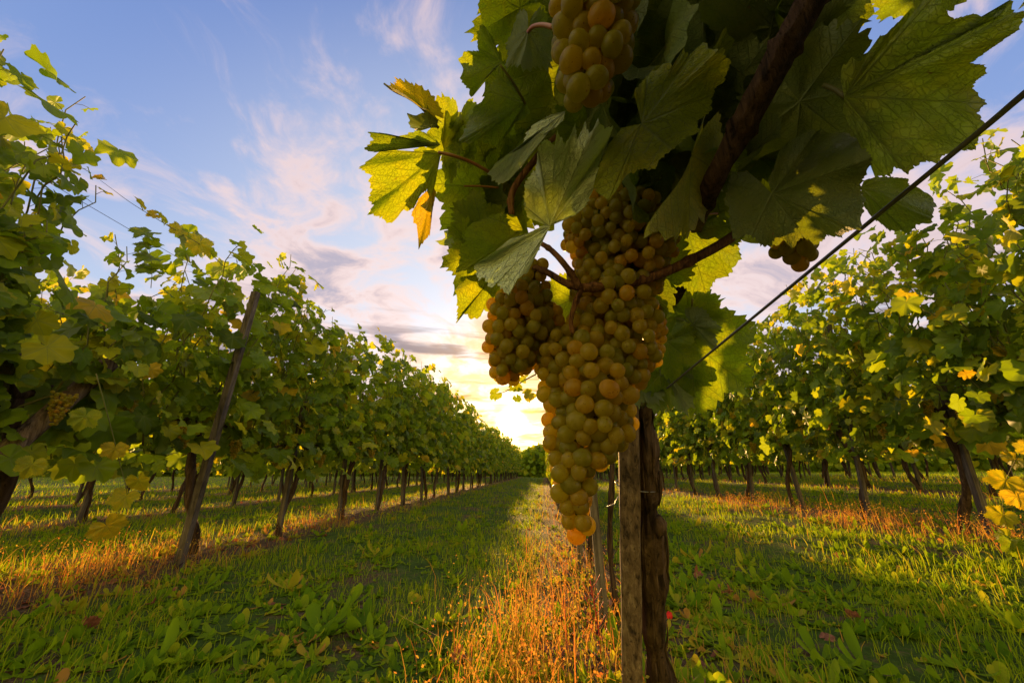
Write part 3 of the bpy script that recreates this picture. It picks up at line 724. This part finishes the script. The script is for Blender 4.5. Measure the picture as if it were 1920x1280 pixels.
def hero_leaf(j, tp, wx=1.0, roll=0, fold=.15, curl=.3, wave=.05, under=False, tint=.4, seed=0, asym=0, bendx=0, name='leaf', parent=None):
    A, B = (U(*j), U(*tp)) if len(j) == 3 else (Vector(j[:3]), Vector(tp[:3])); T = B - A; L = T.length; T.normalize()
    N = (CAMP - (A + B)*.5); N = (N - T*N.dot(T)).normalized()
    N = Matrix.Rotation(R(roll), 3, T) @ N
    if under: N = -N
    V, F, UV = leaf_grid(131, 9, True, seed, wx, fold, curl, wave, asym, bendx)
    X = T.cross(N); Mx = np.array([X, T, N]); s = L / max(V[:, 1].max(), .3)
    Wd = (V @ Mx) * s + np.array(A)
    me = mesh_np(name, Wd, F, M_leaf, np.full(len(V), tint), UV); return put(name, me, parent or W)
HL = [
 # junction, tip, width, roll, fold, curl, wave, under, tint (near zero at upper right: shade painted in), seed
 ((795, 205, .43), (722, 156, .43), .18, 20, .6, .3, .05, False, .75, 5),
 ((856, 236, .45), (835, 335, .45), .65, 20, .2, .4, .07, False, .40, 6),
 ((975, 15, .43), (886, 72, .42), .85, -10, .2, .3, .06, False, .45, 8),
 ((990, 58, .38), (978, 150, .38), .70, 15, .55, .3, .06, True, .15, 10),
 ((1060, 120, .48), (990, 290, .48), 1.0, 0, .2, .3, .06, False, .10, 11),
 ((960, 300, .50), (870, 390, .50), .95, 0, .15, .3, .08, False, .34, 12),
 ((930, 350, .50), (835, 445, .50), .9, -20, .2, .3, .08, False, .40, 13),
 ((1010, 330, .50), (935, 430, .50), .9, 10, .2, .3, .08, False, .5, 14),
 ((1500, 190, .40), (1640, 300, .40), .95, 5, .1, .2, .05, True, .0, 22),
 ((1400, 60, .42), (1612, 20, .41), 1.0, 0, .1, .2, .06, True, .06, 23),
 ((1430, 130, .44), (1600, 130, .43), 1.0, 12, .1, .2, .06, True, .0, 24),
 ((1300, 20, .43), (1180, 170, .43), 1.1, 0, .1, .2, .05, False, .08, 25),
 ((1250, 30, .44), (1420, 160, .44), 1.1, 0, .1, .2, .05, True, .05, 26),
 ((1330, 230, .46), (1440, 330, .46), 1.1, 0, .1, .2, .05, True, .08, 27),
 ((1296, 290, .36), (1218, 478, .35), .22, 25, .7, .3, .08, True, .62, 31),
 ((905, 430, .47), (840, 380, .47), .8, 0, .2, .3, .08, False, .42, 34),
 ((900, 470, .48), (855, 560, .48), .8, 0, .2, .3, .08, False, .50, 35),
 ((1075, 560, .50), (1050, 640, .50), 1.0, 0, .2, .3, .06, False, .5, 36),
 ((1290, 590, .84), (1372, 600, .80), .8, 0, .2, .4, .06, False, .40, 37),
 ((1260, 570, .86), (1305, 660, .84), 1.0, 0, .15, .3, .06, False, .35, 38),
 ((1290, 640, .88), (1310, 790, .86), .95, 0, .12, .2, .06, False, .30, 39),
 ((1240, 690, .9), (1300, 770, .88), .9, 10, .2, .3, .06, True, .08, 40),
 ((1190, 700, .95), (1245, 760, .9), .8, 0, .3, .3, .06, True, .05, 41),
 ((1300, 610, .82), (1350, 655, .80), .6, 20, .3, .3, .06, True, .12, 42),
 ((1250, 640, .85), (1265, 720, .84), .8, 0, .2, .3, .06, False, .35, 43),
 ((1130, 250, .47), (1020, 330, .47), .9, 0, .15, .3, .06, False, .30, 44),
 ((1160, 330, .46), (1270, 380, .46), .9, 0, .15, .3, .06, True, .10, 45),
 ((900, 250, .47), (855, 300, .47), .8, 10, .2, .3, .08, False, .45, 46),
 ((1000, 30, .46), (1050, 120, .47), 1.0, 0, .15, .3, .06, False, .20, 47),
 ((930, -20, .43), (900, 30, .43), 1.0, 0, .2, .3, .07, False, .45, 48),
 ((1740, -30, .40), (1650, 60, .40), .8, 20, .2, .3, .07, True, .25, 49),
 ((1560, -40, .40), (1600, 60, .40), .9, 0, .2, .3, .07, True, .40, 50),
 ((1200, 500, .48), (1260, 600, .48), 1.0, 0, .2, .3, .06, False, .1, 51),
]
for h_ in HL:
    j, tp_, wx, roll, fold, curl, wave, un, tint, seed = h_
    hero_leaf(j, tp_, wx, roll, fold, curl, wave, un, tint, seed)
def traced_leaf(J, pts, d0, gx=0.0, gy=0.0, cup=.01, wave=.004, under=False, tint=.4, seed=0, mat=None):
    """a leaf whose margin is given point by point: (x, y[, canonical angle of a lobe tip])"""
    rg = np.random.default_rng(seed); n = len(pts); P = np.array([p[:2] for p in pts], float)
    seg = np.hypot(*(P[1:]-P[:-1]).T); s_ = np.concatenate([[0], np.cumsum(seg)])
    mk = [(0, -170)] + [(s_[i], p[2]) for i, p in enumerate(pts) if len(p) > 2 and 0 < i < n-1] + [(s_[-1], 170)]
    m = max(60, int(s_[-1]/3.2)); q = np.sort(np.concatenate([np.linspace(0, s_[-1], m), s_])); q = np.unique(q.round(3))
    X = np.interp(q, s_, P[:, 0]); Y = np.interp(q, s_, P[:, 1]); A = np.interp(q, [a for a, b in mk], [b for a, b in mk])
    # small teeth between the traced ones
    dx_, dy_ = X - J[0], Y - J[1]; L = np.hypot(dx_, dy_) + 1e-6; per = 13 + 3*np.sin(q*.05+seed); ph = (q/per) % 1.0
    tt = (np.where(ph < .65, ph/.65, (1-ph)/.35) - .5) * np.minimum(7.0, L*.12)
    X = X + dx_/L*tt; Y = Y + dy_/L*tt
    nr = 9; V = [tuple(U(J[0], J[1], d0))]; UVs = [(0, 0)]; p1, p2, p3 = rg.uniform(0, 6, 3); R0 = np.median(L)
    for k in range(1, nr+1):
        t_ = (k/nr)**.85; x = J[0] + (X-J[0])*t_; y = J[1] + (Y-J[1])*t_
        rl = t_*L/R0
        dd = d0 + gx*(x-J[0])/400 + gy*(y-J[1])/400 - cup*rl**1.6 - wave*rl*np.cos(np.radians(A)*360/48)*.35 + wave*rl**2*(np.sin(np.radians(A)*3+p1)+.7*np.sin(np.radians(A)*7+p2)) + wave*.5*np.sin(x*.05+p3)*np.sin(y*.06+p1)*np.minimum(1, rl*2)
        V += [tuple(U(a, b, c)) for a, b, c in zip(x, y, dd)]; o = outline(A)*t_
        UVs += list(zip(.8*rl*np.sin(np.radians(A)), .8*rl*np.cos(np.radians(A))))
    m = len(q); F = [(0, 1+i+1, 1+i) for i in range(m-1)]
    for j in range(nr-1):
        for i in range(m-1):
            a = 1+j*m+i; b = a+1; c = b+m; d = a+m; F += [(a, b, c), (a, c, d)]
    V = np.array(V); F = np.array(F)
    nrm = np.cross(V[F[:, 1]]-V[F[:, 0]], V[F[:, 2]]-V[F[:, 0]]).sum(0); face = nrm.dot(np.array(CAMP)-V[0])
    if (face > 0) == under: F = F[:, ::-1]
    put('leaf', mesh_np('leaf', V, F, mat or M_leaf, np.full(len(V), tint), np.array(UVs)/2.6+.5), W)
# pale leaf in the centre, upper and lower halves of one twisted blade
traced_leaf((1031, 424), [(1042, 414), (1080, 403, -100), (1100, 384), (1115, 350), (1122, 312, -46), (1131, 285), (1141, 264), (1150, 237, -20), (1132, 240), (1121, 222, 0), (1112, 243), (1104, 250), (1097, 227), (1090, 247), (1082, 262), (1079, 231, 20), (1066, 262), (1058, 270), (1045, 246), (1040, 270), (1020, 259), (1008, 282, 46), (1004, 318), (985, 340), (980, 382, 100), (990, 408), (1022, 422)],
            .385, .01, .07, .004, .006, True, .30, 1, M_pale)
traced_leaf((1031, 425), [(1022, 421), (990, 437, -110), (960, 446, -46), (930, 470), (889, 496, -10), (897, 527, 10), (906, 518), (920, 542, 30), (931, 530), (940, 540), (954, 553, 50), (970, 523), (990, 510, 90), (1002, 475), (1012, 450, 120), (1032, 428)],
            .385, -.04, -.05, .006, .005, True, .22, 2, M_pale)
# big bright leaf right of the top bunch, lit look put in by raised tint
traced_leaf((1203, 232), [(1188, 172), (1215, 140, -100), (1244, 119), (1262, 122), (1281, 92), (1292, 104), (1321, 78, -46), (1335, 96), (1358, 90), (1360, 110), (1373, 117, -15), (1362, 135), (1358, 155), (1345, 160), (1335, 178, 0), (1334, 208), (1308, 228), (1311, 248, 25), (1290, 255), (1275, 268), (1261, 280, 46), (1240, 295), (1228, 315), (1200, 318), (1174, 328, 80), (1160, 350), (1141, 376, 100), (1112, 354), (1125, 310), (1142, 270), (1165, 240, 150)],
            .36, -.03, -.05, .006, .006, False, .60, 3)
# the great leaf at the right
traced_leaf((1583, 182), [(1576, 150), (1578, 127), (1596, 110), (1615, 114), (1632, 92), (1650, 67, -100), (1660, 66), (1672, 53), (1690, 36), (1710, 14), (1723, 22), (1742, -12), (1768, -26, -46), (1765, 10), (1787, 36), (1828, 25), (1850, 36), (1876, 30), (1897, -2, -15), (1900, 24), (1924, 20, 0), (1911, 56), (1890, 70), (1871, 83), (1845, 101), (1821, 118), (1848, 122, 25), (1852, 137), (1828, 153), (1823, 166), (1852, 194, 46), (1832, 210), (1848, 237), (1835, 260), (1828, 281, 70), (1800, 282), (1771, 292), (1758, 306), (1736, 303), (1714, 312), (1703, 329, 100), (1690, 318), (1679, 314), (1670, 331), (1640, 331, 130), (1633, 302), (1612, 272), (1598, 245), (1580, 212)],
            .355, -.05, .03, .012, .006, True, .42, 4)
# leaf under the cane, its shade painted in by low tint, and the one behind
traced_leaf((1447, 363), [(1440, 340), (1451, 314), (1460, 284, -140), (1478, 266), (1495, 258), (1516, 245), (1539, 243, -100), (1560, 248), (1587, 249), (1604, 258), (1622, 262, -70), (1622, 280), (1637, 297, -46), (1626, 324), (1613, 346), (1622, 378, -15), (1618, 404), (1613, 432, 0), (1594, 432), (1578, 445), (1552, 442), (1528, 461, 35), (1516, 448), (1504, 446), (1486, 465, 60), (1469, 452), (1447, 462), (1425, 460, 90), (1414, 446), (1403, 438), (1377, 452, 115), (1370, 425), (1368, 403), (1359, 373, 140), (1366, 345), (1373, 323), (1400, 320, 160), (1425, 340)],
            .37, -.03, -.04, .008, .005, True, .04, 5)
traced_leaf((1614, 352), [(1620, 338), (1644, 331, -60), (1675, 332), (1705, 335, -30), (1702, 344), (1740, 362), (1756, 382, 0), (1749, 400), (1749, 417, 25), (1718, 421), (1705, 441, 46), (1690, 433), (1670, 434), (1653, 421, 90), (1636, 408), (1620, 388)], .43, -.03, 0, .006, .004, True, .16, 6)
# the leaf hanging out at the left, its hanging lobe and its raised flap
traced_leaf((827, 288), [(812, 281), (790, 273), (765, 288, -120), (740, 281), (715, 284), (672, 315, -80), (695, 329), (692, 340), (697, 356, -60), (690, 375), (700, 384), (691, 401, -40), (715, 408), (732, 420, -15), (746, 407), (752, 396), (775, 392, 0), (788, 366), (800, 357, 46), (808, 371), (815, 350), (822, 300)], .43, .04, .02, .004, .006, False, .50, 7)
traced_leaf((812, 350), [(800, 358), (785, 372, -46), (779, 386), (771, 400), (780, 425), (785, 466, 0), (797, 450), (806, 441), (809, 415, 46), (811, 395), (818, 360)], .435, -.1, .03, .003, .004, False, .84, 8)
traced_leaf((826, 272), [(812, 255), (785, 244, -60), (765, 250), (741, 258), (722, 250), (690, 247, -10), (699, 262), (682, 281, 5), (702, 286), (725, 277), (745, 267, 40), (770, 264), (792, 273), (812, 280)], .42, .05, .05, .004, .004, True, .30, 9)
traced_leaf((806, 240), [(785, 247), (768, 238), (765, 213, -46), (780, 216), (796, 212), (802, 199, 0), (809, 212), (822, 226, 46), (818, 240)], .425, .03, .02, .003, .004, True, .10, 10, M_pale)
traced_leaf((832, 280), [(826, 260), (832, 235, -60), (835, 208), (850, 218), (862, 208, 0), (871, 228), (862, 250), (872, 280, 60), (850, 300), (836, 318, 100), (826, 300)], .45, .03, .02, .003, .004, False, .48, 11)
traced_leaf((940, 116), [(925, 72, -110), (905, 44), (894, 60, -60), (896, 95), (868, 96, -30), (861, 110), (866, 130), (864, 152, 0), (876, 165), (886, 182, 20), (897, 165), (906, 150), (925, 128, 70), (944, 150), (955, 130, 120)], .41, .04, -.03, .004, .005, False, .34, 12)
traced_leaf((985, 192), [(968, 160), (937, 130, -90), (928, 150), (910, 170, -46), (908, 182), (886, 205), (882, 218), (861, 265, -10), (880, 270), (897, 262), (910, 268), (935, 279, 20), (940, 262), (958, 246), (962, 230, 60), (980, 225), (995, 210, 110)], .44, .05, -.02, .004, .006, False, .30, 13)
traced_leaf((980, 430), [(968, 404), (940, 400, -60), (922, 402), (905, 411), (888, 418), (868, 436, -20), (872, 452), (861, 470), (862, 490), (853, 512, 0), (880, 505), (900, 500), (918, 492, 40), (930, 480), (950, 470), (975, 450, 100)], .43, .04, 0, .005, .005, False, .36, 14)
traced_leaf((928, 514), [(908, 508, -90), (888, 515), (860, 520, -40), (862, 532), (850, 546, -15), (858, 566), (856, 606, 0), (868, 588), (876, 590), (884, 598), (900, 596, 30), (908, 578), (920, 566), (938, 542, 80), (936, 526)], .44, .04, 0, .004, .006, False, .46, 15)
traced_leaf((1290, 438), [(1320, 408, -100), (1359, 397, -60), (1372, 420), (1386, 436), (1394, 446, -30), (1384, 458), (1391, 486, 0), (1380, 492), (1372, 511), (1353, 524, 30), (1341, 524), (1333, 539), (1324, 552, 46), (1308, 545), (1298, 552), (1280, 536, 80), (1262, 540), (1245, 520, 110), (1240, 480), (1265, 450)], .47, .02, 0, .006, .005, False, .22, 16)
traced_leaf((1060, 208), [(1048, 212), (1035, 214), (1016, 224), (1000, 234, -40), (988, 248), (977, 278), (962, 286), (948, 292), (930, 305), (914, 326, 0), (924, 338), (936, 346, 15), (956, 336), (976, 315, 40), (990, 290), (1002, 274), (1022, 250, 80), (1040, 240), (1056, 226)], .375, .06, -.04, .006, .006, True, .20, 17, M_pale)
# stray shoots of the two edge vines, reaching into the picture
LX = -2.42
def stray(vine, pts, X, r=.0028):
    mb = MB(); P = spline([tuple(plane_px(a, b, X)) for a, b in pts], 20); mb.tube(P, [r*(1-.7*i/19) for i in range(20)], 6); mb.build('shoot', M_shoot, vine)
def stray_leaf(vine, j, tp_, X, wx=.9, roll=0, tint=.5, seed=0, curl=.4, dx=.0, under=False, sc_l=.5):
    tp_ = (j[0]+(tp_[0]-j[0])*sc_l, j[1]+(tp_[1]-j[1])*sc_l)
    hero_leaf((*plane_px(*j, X), 0), (*plane_px(*tp_, X+dx), 0), wx, roll, .2, curl, .07, under, tint, seed, parent=vine)
v1 = EDGE[0]
stray(v1, [(420, 500), (380, 462), (330, 432), (285, 405), (245, 380), (215, 358), (188, 338)], LX)
stray(v1, [(283, 540), (285, 505), (280, 470), (272, 438)], LX, .002)
for j, tp_, wx, roll, tt_, sd_ in [((190, 334), (152, 328), .5, 50, .85, 1), ((265, 385), (242, 345), .5, 55, .72, 2), ((290, 402), (258, 404), .7, 20, .85, 3), ((305, 412), (284, 372), .5, 60, .6, 4), ((335, 430), (300, 436), .8, 20, .80, 5),
        ((350, 440), (332, 406), .5, 60, .4, 6), ((375, 455), (355, 500), .9, 10, .8, 7), ((395, 475), (385, 440), .8, 30, .5, 8), ((277, 436), (222, 446), .9, 62, .35, 9), ((279, 462), (226, 468), .8, 66, .35, 10), ((282, 484), (224, 488), .9, 62, .35, 11), ((284, 506), (224, 506), .9, 60, .35, 12),
        ((286, 450), (318, 480), .9, 50, .45, 13), ((287, 500), (330, 510), .9, 50, .45, 14)]:
    stray_leaf(v1, j, tp_, LX, wx, roll, tt_, sd_)
for j, tp_, wx, roll, tt_, sd_ in [((235, 930), (190, 985), .9, 20, .80, 21), ((200, 985), (235, 1035), 1.1, 0, .84, 22), ((215, 840), (200, 890), 1.0, 0, .85, 23), ((260, 900), (275, 950), .9, 30, .8, 24), ((160, 780), (130, 840), 1, 0, .6, 25), ((60, 870), (20, 930), 1, 0, .7, 26), ((300, 870), (270, 905), .6, 40, .5, 27)]:
    stray_leaf(v1, j, tp_, -2.25, wx, roll, tt_, sd_)
stray(v1, [(180, 700), (205, 790), (225, 870), (238, 930), (215, 985)], -2.25)
v2 = EDGE[1]
stray(v2, [(1990, 780), (1940, 820), (1900, 870), (1880, 930), (1890, 1000)], 2.75)
for j, tp_, wx, roll, tt_, sd_ in [((1900, 860), (1862, 880), 1, 10, .8, 31), ((1885, 900), (1850, 945), 1, 0, .75, 32), ((1905, 930), (1930, 985), 1, 0, .85, 33), ((1880, 965), (1858, 1010), .9, 15, .7, 34), ((1890, 1010), (1850, 1040), .8, 25, .6, 35), ((1900, 1020), (1915, 1080), .9, 20, .3, 36), ((1930, 840), (1895, 800), 1, 0, .8, 37)]:
    stray_leaf(v2, j, tp_, 2.75, wx, roll, tt_, sd_)
# the thick shaded mass of leaves behind, and unseen leaves added to block light
def back_mass_and_blockers():
    rg = np.random.default_rng(21); P = []; T = []; N = []; S = []; tn = []
    def blob(n, x0, x1, y0, y1, d0, d1, s=.055, t0=.25, ok=lambda x, y: True):
        k = 0
        while k < n:
            x, y = rg.uniform(x0, x1), rg.uniform(y0, y1)
            if not ok(x, y): continue
            k += 1; P.append(U(x, y, rg.uniform(d0, d1))); tdir = np.array([rg.normal(0, .5), rg.normal(0, .5), -.6]); T.append(tdir)
            N.append(rg.normal(0, .6, 3) + np.array([0, -.6, .4])); S.append(s*rg.uniform(.7, 1.3)); tn.append(np.clip(rg.normal(t0, .15), 0, .95))
    blob(26, 1000, 1560, -40, 130, .50, .75, .075, .2)
    blob(34, 1090, 1500, 60, 380, .50, .72, .07, .2, lambda x, y: y < 420 - max(0, x-1400)*1.2)
    blob(60, 1130, 1500, -60, 400, .41, .52, .055, .12, lambda x, y: y < 395 - max(0, x-1380)*.9)
    blob(16, 960, 1120, 40, 330, .50, .62, .06, .4)
    blob(20, 880, 1010, 190, 480, .50, .62, .042, .42)
    blob(10, 870, 960, 330, 560, .5, .58, .035, .45)
    blob(9, 930, 1000, 690, 770, 1.9, 2.4, .05, .4)
    blob(60, 1000, 2100, -1100, -130, .34, .75, .085, .3)  # unseen roof of leaves over the camera, added to cut the sky fill
    for q in range(620):  # out-of-view leaves behind the camera, added as light blockers
        P.append(Vector((rg.uniform(-.12, .85), rg.uniform(-1.5, -.03), rg.uniform(.98, 2.1)))); T.append(np.array([rg.normal(0, .5), rg.normal(0, .4), -.6])); N.append(rg.normal(0, .6, 3)+np.array([0, 0, .5])); S.append(rg.uniform(.07, .12)); tn.append(rg.uniform(.1, .6))
    for q in range(160):  # unseen leaves beside the camera, also added to block fill light
        P.append(Vector((rg.uniform(.40, .85), rg.uniform(-1.2, .05), rg.uniform(.55, 1.3)))); T.append(np.array([rg.normal(0, .5), rg.normal(0, .4), -.6])); N.append(rg.normal(0, .6, 3)+np.array([.5, 0, .3])); S.append(rg.uniform(.07, .12)); tn.append(rg.uniform(.1, .6))
    blob(60, 1050, 1650, -500, -70, .45, .80, .085, .2)  # more unseen leaves overhead, added to shade the near vine
    V, F, uv, tt = scatter_leaves(np.array([tuple(p) for p in P]), np.array(T), np.array(N), np.array(S), np.array(tn), T_hi, rg)
    put('foliage', mesh_np('foliage', V, F, M_leaf, tt, uv), W)
back_mass_and_blockers()
# grapes
vg, fg = ico_arr(24, 16)
def grape_mesh(seed):
    rg = np.random.default_rng(seed); v = vg.copy(); v[:, 2] *= rg.uniform(1.02, 1.2); v *= 1 + .015*np.sin(v[:, 0:1]*4+seed)
    v2 = v.copy(); dimple = np.exp(-((v[:, 0]**2+v[:, 1]**2)/.01)); v2[:, 2] -= np.where(v[:, 2] > 0, 1, -1)*dimple*.05
    return mesh_np('grape', v2, fg, M_grape)
GM = [grape_mesh(i) for i in range(4)]
BUNCH = [  # axis points (px, py, depth, radius px), berry diameter m
 ('top bunch', [(1115, -40, .31, 80), (1115, 30, .31, 85), (1112, 95, .305, 75), (1092, 150, .30, 52), (1082, 180, .30, 28)], .0172),
 ('left bunch', [(1005, 505, .43, 22), (990, 545, .43, 42), (975, 590, .42, 62), (965, 640, .42, 62), (950, 690, .42, 38)], .0142),
 ('upper dark', [(1105, 440, .45, 62), (1165, 420, .45, 80), (1175, 480, .45, 90), (1130, 540, .45, 70)], .0140),
 ('middle', [(1150, 560, .42, 62), (1168, 610, .42, 72), (1150, 680, .42, 74), (1110, 640, .42, 60), (1080, 650, .42, 50)], .0150),
 ('long', [(1100, 680, .39, 62), (1120, 740, .38, 72), (1110, 800, .37, 74), (1085, 850, .365, 52), (1075, 895, .36, 50), (1072, 930, .355, 34)], .0160),
 ('tail', [(1080, 945, .35, 38), (1080, 985, .35, 34)], .0172),
 ('left wing', [(1045, 640, .40, 28), (1035, 700, .40, 28), (1050, 770, .39, 34), (1048, 830, .38, 30)], .0152),
 ('right wing', [(1180, 780, .385, 20), (1150, 820, .38, 28), (1120, 860, .375, 22)], .0160),
 ('joining', [(1028, 590, .44, 30), (1040, 640, .43, 36), (1030, 690, .42, 34)], .0142),
 ('small dark', [(1222, 590, .5, 26), (1228, 640, .5, 22), (1232, 675, .5, 12)], .0130),
 ('right small', [(1470, 455, .42, 32), (1500, 468, .42, 34), (1490, 488, .42, 18)], .0165),
 ('shaded', [(1430, 215, .45, 40), (1425, 260, .45, 30)], .0165),
 ('top right', [(1590, 5, .42, 22), (1560, -20, .42, 30)], .0165),
]
cands = []; bo = []
for bi, (bn, ax, dia) in enumerate(BUNCH):
    rg = np.random.default_rng(100+bi); mb = MB(); pts = [np.array(U(*a[:3])) for a in ax]
    mb.tube(spline(pts, 4*len(pts)), .0016, 6, .1, bi)
    C = spline([np.append(p, a[3]*a[2]/FPX) for p, a in zip(pts, ax)], 40); acc = []
    for tr_ in range(9000):
        c = C[rg.integers(0, 40)]; d = rg.normal(0, 1, 3); d /= np.linalg.norm(d); rad = max(c[3] - dia*.30, .001)
        p = c[:3] + d*rad*rg.uniform(.25, 1)**.4
        if all(np.sum((p-q)**2) > (dia*.76)**2 for q in acc): acc.append(p)
    acc = [a for a in acc]
    for p in acc:
        c = min(C, key=lambda q: np.sum((q[:3]-p)**2)); mb.tube([c[:3], (c[:3]+p)*.5, p], .0007, 4, caps=False)
    o = mb.build('grape_bunch', M_shoot, W); bo.append(o)
    for p in acc:
        q = np.array(CAMP) - p; dist = np.linalg.norm(q)
        # how much of it the camera's side of the bunch hides
        hid = 0
        for s_ in acc:
            e = s_ - p; al = e.dot(q)/dist
            if al > dia*.3 and np.linalg.norm(e - q/dist*al) < dia*.55: hid += 1
        cands.append((hid*1.0 + dist*2 - dia*40 + (9 if bi in (10, 9, 11, 12) else 0), bi, p, dia))
cands.sort(key=lambda c: c[0])
print('grapes', len(cands))
rg = np.random.default_rng(77)
hv, hf = ico_arr(18, 12); mbr = MB(); tt = []
for i, (sc_, bi, p, dia) in enumerate(cands):
    r = dia/2*rg.uniform(.86, 1.10)
    if i < 100:
        o = put('grape', GM[i % 4], bo[bi], False)
        o.location = Vector(p) ; o.scale = (r, r, r); o.rotation_euler = rg.uniform(0, 6.28, 3)
    else:
        mbr.add(hv*np.array([r, r, r*1.05]) + p, hf); tt += [rg.random()]*len(hv)
o = put('grapes', mesh_np('grapes', np.concatenate(mbr.v), np.concatenate(mbr.f), M_grape, np.array(tt)), W); o['kind'] = 'stuff'

# near post, its tie, and the thick wire
a = U(1187, 1392, PD); b = U(1176, 690, PD-.02); b2 = b + (b-a)*.05
def boxpost(a, b, hw, hd, n=14, seed=0):
    rg = np.random.default_rng(seed); V = []; F = []; ax = (b-a).normalized(); x = (RT - ax*RT.dot(ax)).normalized(); x = Matrix.Rotation(R(-14), 3, ax) @ x; y = ax.cross(x)
    ch = .12
    for i in range(n):
        p = a + (b-a)*(i/(n-1)); j = rg.normal(0, .0007, 8)
        for q, (u, v_) in enumerate(((-1+ch, -1), (1-ch, -1), (1, -1+ch), (1, 1-ch), (1-ch, 1), (-1+ch, 1), (-1, 1-ch), (-1, -1+ch))):
            V.append(tuple(p + x*(u*hw+j[q]) + y*(v_*hd+j[(q+3) % 8])))
    for i in range(n-1):
        for k in range(8): q = i*8+k; r = i*8+(k+1) % 8; F += [(q, r, r+8), (q, r+8, q+8)]
    c = len(V); V.append(tuple(b + ax*.002)); 
    for k in range(8): F.append((c, (n-1)*8+k, (n-1)*8+(k+1) % 8))
    return np.array(V), np.array(F)
V, F = boxpost(a, b2, .0275, .029)
o = put('wooden_post', mesh_np('wooden_post', V - np.array(a)[None], F, M_post, smooth=False)); o.location = a
tag(o, 'near square weathered post standing against the thick trunk below the grapes', 'post')
cpost = U(1181, 912, PD); ctr = U(1209, 905, PD+.02); mb = MB(); pts = []
for i in range(41):
    an = 2*math.pi*i/40; mid = (cpost+ctr)*.5
    pts.append(tuple(mid + RT*(.062*math.cos(an)) + (FW*1.0)*(.046*math.sin(an)) + UP*(-.002-.006*math.cos(an))))
mb.tube(pts, .0016, 6); mb.tube([tuple(U(1160, 930, PD-.05)), tuple(U(1152, 945, PD-.05)), tuple(U(1137, 950, PD-.06))], .0018, 6)
o = mb.build('tie_wire', M_wire); tag(o, 'thin wire tied round the near post and trunk', 'wire')
wp = [U(1205, 765, 1.04), U(1400, 605, .62), U(1640, 408, .40), U(1835, 248, .30), U(1925, 172, .26), U(2300, -140, .18)]
o = wire('trellis_wire', [tuple(p) for p in spline([tuple(q) for q in wp], 30)], .0024, 'thick dark wire slanting from the near post up to the right edge')

# ------------------------------------------------------------------ small things on the ground
def dead_leaf(px, py, s, seed, label):
    p = ground_px(px, py); V, F, UV = leaf_grid(61, 5, True, seed, .9, .5, 1.4, .2, .3, .9)
    a = seed*1.7; Rm = np.array(Matrix.Rotation(a, 3, 'Z') @ Matrix.Rotation(R(160), 3, 'X')); V = V*s @ Rm.T; V[:, 2] -= V[:, 2].min() - .012
    o = put('fallen_leaf', mesh_np('fallen_leaf', V, F, M_dead, np.full(len(V), .5), UV)); o.location = p; tag(o, label, 'fallen leaf', 'fallen dead leaves')
dead_leaf(152, 1192, .06, 1, 'curled reddish dead leaf in the grass at lower left')
dead_leaf(1312, 1088, .045, 2, 'crumpled red-brown dead leaf right of the thick trunk')
dead_leaf(1345, 1104, .04, 3, 'pale mauve curled dead leaf in the right lane')
dead_leaf(1364, 1122, .04, 4, 'rolled tan dead leaf nearest the camera in the right lane')
dead_leaf(278, 1142, .035, 5, 'small brown dead leaf on the soil at left')
dead_leaf(862, 1250, .045, 6, 'brown dead leaf at the bottom edge left of the orange weeds')
dead_leaf(1610, 1175, .05, 7, 'dark dead leaf in the weeds at lower right')
p = ground_px(1258, 1180); V, F, UV = leaf_grid(31, 3, False, 3, .8, .4, .8, .1)
Rm = np.array(Matrix.Rotation(R(70), 3, 'X')); V = V*.022 @ Rm.T
o = put('red_petal', mesh_np('red_petal', V, F, M_red, np.full(len(V), .5), UV)); o.location = p + Vector((0, 0, .05)); tag(o, 'bright red petal in the weeds beside the thick trunk', 'petal')
def twig(name, pts, r, mat, label, cat, lift=.02):
    P = [np.array(ground_px(x_, y_)) + np.array([0, 0, lift+.02*math.sin(i*2.0)]) for i, (x_, y_) in enumerate(pts)]
    mb = MB(); n = len(P)*5; mb.tube(spline(P, n), [r*(1-.6*i/n) for i in range(n)], 7, .08, len(pts)); o = mb.build(name, mat); return tag(o, label, cat)
twig('twig', [(1058, 1160), (1100, 1178), (1130, 1198), (1152, 1225)], .006, M_bark, 'grey twig lying across the ground left of the near post', 'twig')
twig('twig', [(1035, 1185), (1068, 1172), (1100, 1195), (1128, 1182)], .007, M_bark, 'gnarled dark twig in the orange weeds left of the near post', 'twig')
twig('twig', [(1100, 1230), (1120, 1255), (1140, 1275)], .006, M_bark, 'short twig at the bottom edge beside the near post', 'twig')
twig('twig', [(330, 1072), (350, 1058), (372, 1050)], .005, M_bark, 'small twig at the foot of the tall thin post', 'twig')
pa = ground_px(1128, 1245); pb = U(1106, 1085, (pa-CAMP).dot(FW)+.02)
mb = MB(); mb.tube(spline([tuple(pa), tuple(pa*.6+pb*.4+Vector((.006, 0, 0))), tuple(pb)], 14), .0022, 6)
for q in range(9):
    c = pa + (pb-pa)*(.25+.08*q); mb.tube([tuple(c), tuple(c+Vector(((-1)**q*.02, .005, .018))), tuple(c+Vector(((-1)**q*.035, .0, .045)))], .0013, 5)
o = mb.build('red_weed', M_redstem); tag(o, 'thin red-stemmed weed rising beside the near post', 'weed')

cy_ = sc.cycles if hasattr(sc, 'cycles') else None
if cy_:
    cy_.max_bounces = 7; cy_.diffuse_bounces = 4; cy_.transmission_bounces = 5; cy_.glossy_bounces = 2
